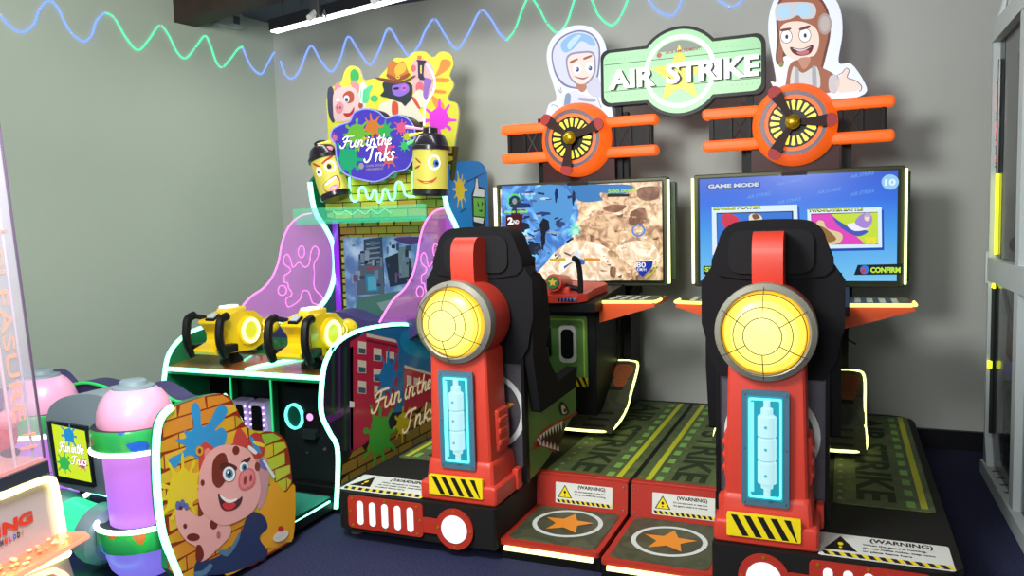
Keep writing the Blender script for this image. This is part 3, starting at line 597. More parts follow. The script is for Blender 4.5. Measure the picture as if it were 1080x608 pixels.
def scr_desert(f, fr):
    q = lambda m, d, *p, sm=False: f.poly(fr, (smooth(fr.pxs(cL(*p)), 4) if sm else fr.pxs(cL(*p))), d, m)
    f.poly(fr, [(-.553, -.312), (.553, -.312), (.553, .312), (-.553, .312)], 0, ROCK)
    q(SKYB, .0006, (68, 95), (340, 88), (360, 200), (330, 300), (200, 420), (68, 440))
    q(G((70, 140, 210)), .0010, (330, 95), (470, 88), (560, 92), (540, 120), (440, 150), (360, 150), sm=True)
    q(G((90, 160, 225), .9), .0012, (200, 100), (300, 95), (335, 150), (320, 230), (250, 260), (190, 190), sm=True)
    for i, (x, y, w, h, c) in enumerate(((150, 170, 60, 26, (30, 60, 130)), (225, 200, 60, 18, (40, 70, 140)), (150, 250, 50, 40, (30, 42, 66)), (230, 250, 40, 70, (24, 32, 50)), (190, 330, 60, 50, (30, 44, 70)), (120, 200, 36, 60, (50, 60, 96)), (290, 240, 40, 26, (60, 80, 140)), (275, 130, 14, 60, (24, 44, 100)), (340, 140, 14, 60, (30, 40, 80)), (120, 300, 40, 40, (70, 96, 150)), (160, 290, 50, 14, (210, 225, 240)), (230, 142, 40, 10, (220, 240, 255)), (225, 300, 18, 80, (20, 30, 40)), (265, 270, 60, 8, (170, 190, 210)))):
        q(G(c, .75), .0014 + i * .00005, *[(x + a * w / 2, y + b_ * h / 2) for a, b_ in ((-1, -.3), (-.2, -1), (.8, -.7), (1, .2), (.3, .5), (.1, 1), (-.6, .8))])
    R1 = random.Random(11)
    for i, (p, m_) in enumerate((([(220, 440), (240, 380), (300, 320), (380, 300), (470, 330), (520, 400), (500, 450)], ROCKL), ([(360, 240), (470, 200), (600, 230), (655, 260), (650, 320), (480, 310)], ROCKM), ([(560, 190), (610, 180), (600, 240), (550, 235)], ROCKD), ([(450, 180), (500, 160), (540, 170), (500, 195)], ROCKD), ([(500, 330), (580, 300), (655, 330), (655, 400), (560, 400)], ROCKL), ([(440, 120), (520, 130), (600, 110), (658, 120), (658, 160), (560, 165), (470, 160)], ROCKM), ([(470, 350), (500, 345), (560, 430), (540, 445)], ROCKM), ([(480, 400), (500, 405), (495, 440), (478, 430)], ROCKD), ([(590, 100), (658, 98), (658, 140), (610, 150), (580, 130)], ROCKD))):
        q(m_, .0022 + i * .0001, *p, sm=True)
    for i in range(60):
        x, y = R1.uniform(380, 650), R1.uniform(150, 440); w = R1.uniform(8, 30)
        f.poly(fr, fr.pxs(cL((x, y), (x + w, y + R1.uniform(-8, 4)), (x + w * .8, y + R1.uniform(2, 9)), (x + w * .3, y + R1.uniform(3, 8)))), .0031 + i * .000004, R1.choice((ROCKL, ROCKM, ROCKD, ROCKM)))
    for i in range(46):
        x, y = R1.uniform(85, 330), R1.uniform(110, 400); w = R1.uniform(6, 34); sl = R1.uniform(-.6, .6)
        f.poly(fr, fr.pxs(cL((x, y), (x + w, y + w * sl), (x + w, y + w * sl + R1.uniform(2, 9)), (x + 2, y + R1.uniform(3, 12)))), .0024 + i * .000004, G(R1.choice(((24, 34, 60), (40, 60, 110), (90, 120, 170), (170, 190, 220), (60, 70, 90), (30, 40, 50))), .75))
    q(G((120, 240, 200), .9), .0032, *splat(345, 262, 34, 8, 4)); q(G((200, 255, 235), 1), .0034, *splat(348, 268, 18, 7, 9))
    f.ring(fr, smooth(fr.pxs(cL(*ell(585, 262, 26, 24, 14))), 2), smooth(fr.pxs(cL(*ell(585, 262, 19, 17, 14))), 2), .003, .0034, G((90, 150, 230), .9))
    q(G((225, 235, 250), .9), .0034, (340, 350), (352, 330), (364, 352), (372, 385), (340, 390)); q(G((60, 110, 190), .9), .0036, (355, 365), (385, 375), (380, 392), (352, 388)); q(G((230, 150, 40), .9), .0036, (380, 366), (440, 368), (440, 376), (380, 376)); q(G((230, 190, 60), .8), .0036, (250, 368), (310, 366), (310, 378), (250, 378))
    q(G((90, 20, 24), .7), .0036, (85, 205), (150, 200), (140, 262), (85, 262))
    T = lambda s, x0, y0, x1, y1, c, d=.004, b_=.03: f.text(fr, s, *fr.px(*cL((x0, y1))[0]), *fr.px(*cL((x1, y0))[0]), d, G(c, 1), bold=b_)
    T('2', 92, 212, 112, 240, (255, 255, 255), b_=.05); T('ND', 114, 222, 134, 238, (255, 255, 255))
    f.poly(fr, ell(*fr.px(*cL((118, 155))[0]), .042, n=20), .0036, G((40, 60, 80), .8)); f.ring(fr, ell(*fr.px(*cL((118, 155))[0]), .056, n=20, a0=.3, a1=3.6), ell(*fr.px(*cL((118, 155))[0]), .046, n=20, a0=.3, a1=3.6), .0034, .0038, G((90, 230, 90), 1)); q(G((150, 160, 170), .9), .0042, *ell(118, 152, 9, 12, 10))
    T('0000 0000', 80, 186, 168, 198, (170, 240, 60)); T('500.0000', 470, 104, 578, 122, (170, 230, 40)); q(INK, .0038, (468, 124), (550, 124), (550, 134), (468, 136))
    f.poly(fr, fr.pxs(cL((580, 380), (640, 378), (636, 400), (600, 438), (575, 410))), .0036, G((30, 60, 180), .8)); T('80', 578, 382, 612, 402, (255, 255, 255), .0042, .01); T('KM/H', 580, 404, 614, 416, (240, 240, 255), .0042, .005)
    f.tube([fr.P(*fr.px(*cL(p)[0]), .004) for p in ((650, 378), (652, 400), (636, 424), (610, 440))], .004, G((190, 220, 60), .9), 6)
    T('1,748.38', 134, 120, 196, 132, (200, 220, 240))
def grad_mat():
    M = bpy.data.materials.new('menu_blue'); M.use_nodes = True; nt = M.node_tree; b = nt.nodes['Principled BSDF']; b.inputs['Base Color'].default_value = lin((10, 20, 40)); b.inputs['Roughness'].default_value = .2
    tc = nt.nodes.new('ShaderNodeTexCoord'); sx = nt.nodes.new('ShaderNodeSeparateXYZ'); mr = nt.nodes.new('ShaderNodeMapRange'); r = nt.nodes.new('ShaderNodeValToRGB')
    nt.links.new(tc.outputs['Object'], sx.inputs[0]); mr.inputs['From Min'].default_value = 1.11; mr.inputs['From Max'].default_value = 1.74
    nt.links.new(sx.outputs['Z'], mr.inputs['Value']); nt.links.new(mr.outputs[0], r.inputs[0]); r.color_ramp.elements[0].color = lin((120, 200, 245)); r.color_ramp.elements[1].color = lin((28, 84, 210))
    e = r.color_ramp.elements.new(.45); e.color = lin((66, 160, 238)); e = r.color_ramp.elements.new(.75); e.color = lin((36, 108, 228))
    nt.links.new(r.outputs[0], b.inputs['Emission Color']); b.inputs['Emission Strength'].default_value = .95
    return M
MENU = grad_mat()
def scr_menu(f, fr):
    q = lambda m, d, *p, sm=False: f.poly(fr, (smooth(fr.pxs(cR(*p)), 4) if sm else fr.pxs(cR(*p))), d, m)
    f.poly(fr, [(-.548, -.312), (.548, -.312), (.548, .312), (-.548, .312)], 0, MENU)
    fa = G((96, 152, 235), .9)
    for x, y, sl in ((240, 165, 1), (355, 115, 1), (505, 148, 1), (355, 185, 1), (630, 155, 1), (630, 88, 1)):
        a = fr.px(*cR((x, y + 12))[0]); b_ = fr.px(*cR((x + 95, y - 12))[0]); f.text(fr, 'AIR STRIKE', a[0], a[1] + .006, b_[0], a[1] + .026, .0006, fa, bold=.03, rot=.14, shear=.3)
    T = lambda s, x0, y0, x1, y1, c, d=.004, b_=.04, sh=0, m=None: f.text(fr, s, *fr.px(*cR((x0, y1))[0]), *fr.px(*cR((x1, y0))[0]), d, m or G(c, 1), bold=b_, shear=sh)
    T('GAME MODE', 92, 114, 292, 144, (20, 40, 90), .001, .09); T('GAME MODE', 96, 116, 288, 140, (200, 215, 235), .0016, .05)
    for pts, inn in ((((110, 210), (432, 200), (440, 385), (112, 390)), ((125, 232), (415, 224), (418, 362), (128, 365))), (((470, 218), (750, 210), (752, 362), (474, 368)), ((482, 235), (738, 228), (740, 350), (486, 352)))):
        q(G((20, 80, 190), .8), .0008, *[(x + 8, y + 10) for x, y in pts]); q(G((215, 235, 250), 1), .0012, *pts); q(INK, .0015, *[(x + (4 if x < 460 or 460 < x < 500 else -4) * .5, y) for x, y in inn])
    q(G((50, 120, 220), .9), .0018, (130, 236), (412, 228), (414, 358), (132, 362)); q(G((215, 50, 80), .9), .0022, (150, 240), (185, 235), (215, 262), (200, 300), (160, 290), sm=True); q(G((235, 235, 225), .9), .0024, (150, 320), (175, 290), (200, 300), (190, 350), (160, 350), sm=True)
    q(G((240, 230, 190), .9), .0022, (250, 245), (275, 235), (300, 250), (295, 300), (262, 300), sm=True); q(G((120, 80, 60), .9), .0024, (262, 240), (280, 236), (292, 250), (270, 256), sm=True)
    q(G((226, 70, 190), .95), .0018, (486, 238), (560, 236), (690, 350), (488, 350)); q(G((200, 225, 60), .95), .0018, (560, 236), (736, 230), (738, 348), (690, 350))
    q(G((230, 210, 160), .9), .0024, (505, 270), (530, 262), (545, 290), (600, 310), (590, 345), (520, 345), sm=True); q(G((150, 110, 60), .9), .0026, (515, 285), (540, 290), (580, 330), (540, 340), sm=True)
    q(G((70, 90, 190), .9), .0026, (565, 250), (590, 262), (640, 290), (700, 300), (660, 320), (600, 290), sm=True); q(G((240, 240, 250), .95), .0028, (620, 275), (680, 268), (700, 290), (650, 300), sm=True)
    q(G((170, 140, 220), .9), .003, (650, 270), (670, 240), (705, 230), (715, 265), (690, 290), sm=True); q(G((250, 225, 205), .9), .0032, *ell(696, 250, 11, 13, 12)); q(G((190, 180, 200), .9), .0034, (682, 246), (690, 232), (712, 236), (708, 246))
    T('VS', 686, 322, 732, 350, (235, 220, 60), .0036, .08)
    T('SINGLE PLAYER', 116, 202, 296, 222, (30, 60, 30), .0034, .06); T('SINGLE PLAYER', 118, 203, 294, 219, (215, 235, 60), .0038)
    T('TWO-PLAYER BATTLE', 474, 210, 680, 230, (30, 60, 30), .0034, .08); T('TWO-PLAYER BATTLE', 477, 211, 678, 226, (215, 235, 60), .0038)
    q(G((150, 205, 245), .95), .0012, *ell(783, 115, 33, 29, 24)); T('10', 762, 102, 804, 130, (220, 240, 250), .0016)
    q(mat((20, 30, 40), .3), .0012, (78, 432), (200, 430), (180, 464), (78, 464)); T('SELECT', 84, 435, 190, 454, (190, 235, 60), .0016)
    q(mat((20, 30, 40), .3), .0012, (660, 428), (830, 424), (828, 464), (646, 466)); T('CONFIRM', 708, 436, 822, 458, (190, 235, 60), .0016, .05); q(G((60, 120, 220), .9), .0016, *ell(686, 446, 17, 17, 16)); q(G((210, 60, 60), .9), .0018, *ell(681, 450, 9, 9, 10))
# ---- pilots: plain cartoon children in flying gear
WPL = E((232, 238, 255), .85)
cA = cr(570, 20, 5.525); cB = cr(720, 0, 3.04)
FC = FY(5.03)
def S(c, s=.62): return mat(tuple(x * .35 for x in c), .4, emit=s, ecol=tuple(c), name='backlit_print')
def outl(f, pts, w, d, m, closed=True, r=None):
    P = [FC.P(*p, d) for p in pts]; f.tube(P, w, m, 4, closed)
def cutout_left(f):
    A = lambda *p: smooth(FC.pxs(cA(*p)), 4)
    ol = A((30, 600), (50, 500), (95, 470), (75, 380), (50, 300), (38, 210), (60, 130), (120, 70), (210, 38), (300, 52), (360, 110), (385, 200), (375, 330), (400, 430), (415, 520), (410, 640), (200, 700), (60, 660))
    f.slab(FC, ol, -.006, .006, WPL, E((190, 210, 255), 1.4))
    f.poly(FC, A((66, 230), (78, 160), (130, 100), (220, 66), (300, 85), (345, 150), (350, 240), (335, 350), (290, 400), (220, 410), (140, 390), (90, 330)), .0066, S((150, 152, 196)))
    f.poly(FC, A((74, 230), (86, 165), (136, 108), (220, 76), (295, 94), (336, 154), (340, 240), (326, 340), (285, 392), (220, 400), (148, 380), (98, 322)), .0072, S((224, 228, 246), .85))
    f.poly(FC, A((120, 150), (160, 105), (220, 84), (290, 100), (325, 150), (300, 158), (240, 130), (190, 180), (140, 196)), .0078, S((140, 190, 236), .9)); f.poly(FC, A((160, 150), (200, 105), (240, 96), (200, 150), (170, 180)), .0084, S((190, 222, 250), .95))
    f.poly(FC, A((150, 250), (170, 205), (240, 190), (310, 195), (325, 260), (318, 330), (270, 385), (215, 385), (170, 340)), .0084, S((170, 160, 205)))
    f.poly(FC, A((160, 255), (178, 215), (240, 202), (302, 205), (316, 260), (308, 325), (266, 375), (222, 378), (178, 335)), .009, S((246, 226, 218), .9))
    f.poly(FC, A((175, 250), (215, 232), (220, 240), (180, 262)), .0096, S((190, 120, 90))); f.poly(FC, A((255, 228), (298, 212), (300, 222), (258, 240)), .0096, S((190, 120, 90)))
    for x, y in ((216, 292), (291, 285)): f.poly(FC, A(*ell(x, y, 26, 30, 10)), .0096, S((250, 250, 250), .95)); f.poly(FC, A(*ell(x + 2, y + 4, 11, 14, 10)), .0102, S((70, 100, 180))); f.poly(FC, A(*ell(x - 2, y, 4, 5, 8)), .0106, S((255, 255, 255)))
    f.poly(FC, A((195, 335), (250, 345), (285, 335), (250, 355)), .0096, S((190, 110, 110)))
    f.poly(FC, A((210, 385), (270, 388), (262, 420), (235, 425)), .0096, S((220, 130, 90))); f.poly(FC, A((280, 380), (330, 340), (360, 390), (365, 450), (310, 455), (275, 420)), .0102, S((214, 214, 236), .85))
    f.poly(FC, A((140, 450), (200, 420), (240, 440), (320, 460), (360, 520), (380, 600), (330, 700), (160, 660), (130, 540)), .0078, S((232, 234, 246), .85))
    f.poly(FC, A((150, 440), (180, 450), (160, 560), (140, 530)), .0084, S((150, 175, 220)))
    for p in (((230, 460), (320, 470), (310, 485), (230, 476)), ((225, 500), (330, 515), (320, 530), (225, 515))): f.poly(FC, A(*p), .009, S((190, 190, 220)))
    for p in ([(66, 510), (90, 505), (110, 530), (88, 540), (100, 570)], [(120, 400), (125, 430), (112, 420), (118, 380)], [(330, 450), (350, 500), (372, 570)]): outl(f, A(*p)[:-6], .002, .008, S((80, 80, 120)), False)
def cutout_right(f):
    A = lambda *p: smooth(FC.pxs(cB(*p)), 4)
    ol = A((283, 265), (300, 262), (290, 200), (275, 110), (280, 40), (310, -20), (400, -45), (470, -20), (505, 30), (512, 110), (500, 200), (540, 205), (580, 260), (585, 300), (500, 330), (440, 360), (340, 340))
    f.slab(FC, ol, -.006, .006, WPL, E((190, 205, 255), 1.4))
    BR = S((196, 122, 92)); BRD = S((130, 74, 60)); SK = S((250, 228, 214), .85)
    f.poly(FC, A((300, 60), (310, 0), (370, -30), (430, -15), (465, 30), (475, 100), (460, 180), (440, 240), (420, 200), (330, 180), (325, 205), (312, 212), (298, 190), (304, 120)), .0066, BRD)
    f.poly(FC, A((306, 60), (316, 5), (370, -22), (426, -8), (458, 34), (468, 100), (452, 175), (440, 225), (424, 190), (330, 160), (322, 200), (312, 204), (304, 185), (310, 120)), .0072, BR)
    f.poly(FC, A((312, 100), (330, 75), (380, 70), (425, 90), (438, 130), (425, 175), (385, 195), (340, 185), (318, 150)), .0078, SK)
    for x, y, r in ((333, 118, 17), (392, 114, 18)): f.poly(FC, A(*ell(x, y, r + 2, r + 5, 12)), .0084, BRD); f.poly(FC, A(*ell(x, y, r, r + 3, 12)), .009, S((252, 252, 252), .95)); f.poly(FC, A(*ell(x + 1, y + 1, 5, 7, 10)), .0096, S((60, 60, 110)))
    f.poly(FC, A((345, 152), (380, 158), (418, 145), (410, 172), (380, 180), (355, 172)), .009, S((120, 30, 30))); f.poly(FC, A((365, 168), (400, 162), (404, 172), (382, 178)), .0096, S((226, 110, 110))); f.poly(FC, A((352, 155), (380, 160), (412, 150), (380, 166)), .0096, S((250, 250, 250)))
    f.poly(FC, A((315, 95), (345, 90), (345, 97), (318, 102)), .0096, BRD); f.poly(FC, A((375, 92), (405, 82), (408, 90), (378, 99)), .0096, BRD)
    f.poly(FC, A((296, 40), (305, 15), (350, 8), (410, 10), (428, 30), (420, 58), (385, 62), (370, 50), (345, 62), (305, 66)), .009, S((214, 216, 224), .8)); f.poly(FC, A(*ell(326, 38, 22, 20, 12)), .0096, S((176, 216, 244), .9)); f.poly(FC, A(*ell(386, 34, 28, 20, 12)), .0096, S((176, 216, 244), .9))
    f.poly(FC, A(*ell(456, 78, 22, 34, 14)), .009, S((200, 178, 172))); f.poly(FC, A(*ell(456, 78, 15, 25, 14)), .0096, S((222, 206, 200)))
    f.poly(FC, A((350, 200), (390, 190), (430, 180), (445, 215), (480, 235), (500, 262), (490, 290), (450, 300), (340, 300), (335, 240)), .0084, BR)
    f.poly(FC, A((355, 215), (385, 235), (430, 215), (436, 290), (350, 290)), .009, S((226, 222, 222), .8)); f.poly(FC, A((372, 190), (410, 186), (400, 215), (385, 222)), .0096, S((226, 150, 120)))
    for p in (((360, 225), (372, 225), (372, 290), (360, 290)), ((415, 220), (427, 218), (430, 290), (418, 290))): f.poly(FC, A(*p), .0102, S((190, 190, 200)))
    f.poly(FC, A((470, 250), (492, 240), (505, 265), (490, 300), (470, 290)), .0102, S((216, 210, 216), .8))
    f.poly(FC, A((490, 262), (510, 240), (522, 222), (532, 228), (526, 250), (555, 262), (572, 278), (560, 290), (530, 296), (500, 296)), .0102, SK)
    outl(f, A((497, 250), (512, 234), (524, 220), (534, 228), (528, 250), (555, 260), (574, 280), (558, 293))[:-4], .0022, .011, BRD, False)
    f.poly(FC, A(*ell(316, 208, 8, 9, 10)), .0096, S((170, 170, 90)))

LC, RC = -1.605, -.27
flight_cabinet(RC, 1, 3.02, 120, 'right-hand flying game machine, blue game mode menu on its screen, leather helmet pilot above', scr_menu, cutout_right)
flight_cabinet(LC, -1, 3.07, 142, 'left-hand flying game machine, desert battle on its screen, white helmet pilot above', scr_desert, cutout_left)
# ---- sign
t = thing('marquee_sign', 'green AIR STRIKE sign with a yellow star held between the two winged toppers', 'sign', (-.94, 5.0, 1.75))
FS = FY(5.0); cS = cr(630, 20, 5.526)
sx, sz = -.944, 2.410
def sign_outline(g):
    hw, hh, R, r = .505 - g, .178 - g, .275 - g, .05
    a1 = math.asin(hh / R) if hh < R else PI / 2; out = []
    out += ell(0, 0, R, n=16, a0=a1, a1=PI - a1)
    out += ell(-hw + r, hh - r, r, n=5, a0=PI / 2, a1=PI) + ell(-hw + r, -hh + r, r, n=5, a0=PI, a1=1.5 * PI)
    out += ell(0, 0, R, n=16, a0=PI + a1, a1=2 * PI - a1)
    out += ell(hw - r, -hh + r, r, n=5, a0=1.5 * PI, a1=2 * PI) + ell(hw - r, hh - r, r, n=5, a0=0, a1=PI / 2)
    return [(sx + a, sz + b_) for a, b_ in out]
f = MB(); f.slab(FS, sign_outline(0), -.07, .006, mat((14, 12, 13), .4)); bd = obj('sign_box', f, t, bev=.006)
SG = ramp_mat('green_sign_panel', [(0, (112, 168, 120)), (1, (160, 206, 160))], scale=2.2, rough=.4, emit=.55, const=False)
f = MB(); f.slab(FS, sign_outline(.02), .006, .009, SG)
lm = S((70, 110, 80), .6); rv = S((176, 220, 176), .8)
for z in (-.085, .085):
    f.poly(FS, [(sx - .48, sz + z - .002), (sx + .48, sz + z - .002), (sx + .48, sz + z + .002), (sx - .48, sz + z + .002)], .0095, lm)
    for i in range(32):
        a = sx - .465 + i * .03; f.cyl(FS.P(a, sz + z * 1.35, .009), FS.P(a, sz + z * 1.35, .0115), .006, rv, 6); f.cyl(FS.P(a, sz + z * .72, .009), FS.P(a, sz + z * .72, .0115), .005, rv, 6)
f.poly(FS, star(sx - .0, sz - .02, .185, .45, PI / 2 + .0), .0105, S((236, 226, 40), .85))
f.ring(FS, ell(sx, sz, .222, n=48), ell(sx, sz, .197, n=48), .009, .0115, E((245, 255, 248), 1.2))
f.poly(FS, ell(sx, sz - .002, .19, n=20, a0=.75, a1=PI - .75) , .0100, S((170, 178, 166), .7))
f.text(FS, 'ACE AMUSEMENT', sx - .085, sz + .115, sx + .13, sz + .132, .0122, S((190, 60, 80), .8), rot=0.02); f.poly(FS, ell(sx - .125, sz + .11, .016, n=12), .012, S((200, 50, 70), .8))
obj('sign_face', f, bd)
f = MB(); a = FS.px(*cS((72, 420))[0]); b_ = FS.px(*cS((945, 322))[0]); h0 = .118
for dx, dd, mm, bo in ((.010, .013, mat((16, 20, 16), .4), .045), (0, .016, E((250, 255, 240), 1.15), .035)):
    f.text(FS, 'AIR', a[0] + dx, a[1] + .004 - dx * .6, a[0] + .30 + dx, a[1] + .004 + h0 - dx * .6, dd, mm, bold=bo, thick=.012 if dx == 0 else .003)
    f.text(FS, 'STRIKE', a[0] + .37 + dx, a[1] + .004 - dx * .6, b_[0] + dx, a[1] + .014 + h0 - dx * .6, dd, mm, bold=bo, thick=.012 if dx == 0 else .003)
obj('lettering', f, bd)
for a in (-1.345, -.53):
    f = MB(); f.bx(a - .02, a + .02, 5.03, 5.06, 1.72, 2.3, BLACK); obj('support_post', f, t)
# ================================================================== PAINT GAME CABINET
def inside(p, poly):
    x, y = p; c = False; n = len(poly)
    for i in range(n):
        (x1, y1), (x2, y2) = poly[i], poly[(i + 1) % n]
        if (y1 > y) != (y2 > y) and x < (x2 - x1) * (y - y1) / (y2 - y1) + x1: c = not c
    return c
def bricks(f, fr, region, bw, bh, gap, d, pick, x0, x1, y0, y1):
    r = 0; y = y0
    while y < y1:
        x = x0 - (bw / 2 if r % 2 else 0)
        while x < x1:
            q = [(x + gap, y + gap), (x + bw, y + gap), (x + bw, y + bh), (x + gap, y + bh)]
            ins = [inside(p, region) for p in q]
            if all(ins): f.poly(fr, q, d, pick(x + bw / 2, y + bh / 2))
            elif any(ins):                                     # trim a brick cut by the outline
                cx_, cy_ = [sum(p[k] for p, i_ in zip(q, ins) if i_) / sum(ins) for k in (0, 1)]; q2 = []
                for p in q:
                    a = 1.0
                    while a > 0 and not inside((cx_ + (p[0] - cx_) * a, cy_ + (p[1] - cy_) * a), region): a -= .1
                    q2.append((cx_ + (p[0] - cx_) * a, cy_ + (p[1] - cy_) * a))
                ar = abs(sum(q2[i][0] * q2[(i + 1) % 4][1] - q2[(i + 1) % 4][0] * q2[i][1] for i in range(4))) / 2
                if ar > bw * bh * .08: f.poly(fr, q2, d, pick(x + bw / 2, y + bh / 2))
            x += bw
        y += bh; r += 1
_n = lambda x: [[(x, 1), (x - .13, .0)], [(x - .1, .45), (x + .2, .92), (x + .52, .95), (x + .55, .6), (x + .48, .2), (x + .62, .02), (x + .85, .15)]]
LINE1 = [[(1.35, 1.75), (1.1, 1.1), (.85, .4), (.5, -.05), (.1, .05), (.05, .3)], [(.45, 1.35), (.8, 1.7), (1.5, 1.8), (2.3, 1.78)], [(.65, .95), (1.2, 1.0), (1.75, 1.05)],
         [(2.0, 1), (1.85, .4), (1.98, .03), (2.35, .12), (2.68, .6)], [(2.82, 1), (2.66, .35), (2.8, .03), (3.08, .2)]] + _n(3.35) + [[(4.95, .95), (4.82, .3), (4.95, .03), (5.15, .15)], [(5.05, 1.32), (5.07, 1.36)]] + _n(5.5) + [
         [(7.0, 1.55), (6.8, .5), (6.92, .03), (7.2, .15)], [(6.6, 1.08), (7.3, 1.12)], [(7.75, 1.7), (7.45, 0)], [(7.5, .45), (7.8, .88), (8.05, .85), (8.0, .2), (8.12, .02), (8.3, .12)], [(8.42, .42), (8.85, .6), (8.9, .88), (8.62, .95), (8.4, .5), (8.52, .08), (8.98, .15)]]
LINE2 = [[(.3, 1.4), (.7, 1.72), (1.2, 1.75), (1.75, 1.75)], [(1.2, 1.72), (1.02, .9), (.85, .3), (.5, -.05), (.12, .05), (.08, .3)]] + _n(1.85) + [[(3.2, 1.8), (2.92, 0)], [(3.62, 1.0), (3.05, .5), (3.35, .35), (3.5, .03), (3.7, .12)], [(4.35, .9), (4.1, 1.0), (3.95, .75), (4.2, .42), (4.1, .08), (3.8, .08)]]
def brush(f, fr, pts, w, d, m):
    """a flat rounded brush stroke in a frame"""
    q = smooth(pts, 5, False) if len(pts) > 2 else [tuple(pts[0])] + [tuple(a + (b - a) * .5 for a, b in zip(*pts))] + [tuple(pts[1])]
    L, R = [], []
    for i, p in enumerate(q):
        a, b = q[max(i - 1, 0)], q[min(i + 1, len(q) - 1)]; dx, dy = b[0] - a[0], b[1] - a[1]; l = math.hypot(dx, dy) or 1
        nx, ny = -dy / l * w / 2, dx / l * w / 2; L.append((p[0] + nx, p[1] + ny)); R.append((p[0] - nx, p[1] - ny))
    n = len(q); f.add([fr.P(*p, d) for p in L + R], [(n + i, n + i + 1, i + 1, i) for i in range(n - 1)], m, False)
    for p in (q[0], q[-1]): c_ = ell(p[0], p[1], w / 2, n=10); f.add([fr.P(*x, d + .00015) for x in c_], [tuple(range(10))], m, False)
def fun(f, fr, t1, t2, d, c=(255, 250, 240), e=.9, oc=(110, 60, 20), sh=.28, th=0, slope=0):
    """the two-line title: t1 box for 'Fun in the', t2 box for 'Inks' (x0, y0, x1, y1)"""
    w = mat(tuple(int(x * .9) for x in c), .4, emit=e, ecol=c, name='title_lettering') if e else mat(c, .4)
    o = mat(oc, .4, emit=e * .4, ecol=oc) if e else mat(oc, .4)
    for (x0, y0, x1, y1), strokes, wu in ((t1, LINE1, 9.05), (t2, LINE2, 4.4)):
        W = x1 - x0; H = y1 - y0; w_ = H / 1.95
        P = lambda p: (x0 + (p[0] + .12 * p[1]) / wu * W, y0 + (p[1] + .1) / 1.95 * H + slope * p[0] / wu * W)
        for m_, dd, k in ((o, d, .34), (w, d + .001, .21)):
            for st_ in strokes: brush(f, fr, [P(p) for p in st_], w_ * k, dd, m_)
XR, XL, XM = -2.42, -3.5, -2.96
t = thing('paint_game_cabinet', 'tall paint shooting game with brick header, pink translucent wings and green light edges', 'arcade machine', (XM, 3.3, 0))
low = smooth([(3.313, .042), (3.342, .216), (3.347, .361), (3.286, .458), (3.228, .571), (3.242, .709), (3.285, .824), (3.395, .904), (3.555, .936), (3.759, .937), (4.02, .917), (4.265, .874), (4.5, .85)], 4, False)
up = smooth([(4.5, .85), (4.735, .97), (4.84, 1.087), (4.885, 1.23), (4.87, 1.38), (4.79, 1.50), (4.69, 1.60), (4.65, 1.70), (4.63, 1.83)], 4, False)
top = smooth([(4.63, 1.83), (4.70, 1.885), (4.8, 1.92), (5.1, 1.95), (5.25, 1.93), (5.32, 1.87)], 3, False)
SIDE = low + up[1:] + top[1:] + [(5.32, .04)]
GRN = mat((20, 110, 70), .35, coat=.3, name='green_edge'); NIGHT = mat((22, 26, 34), .45, name='dark_blue_panel')
c5 = cr(340, 320, 2.764)
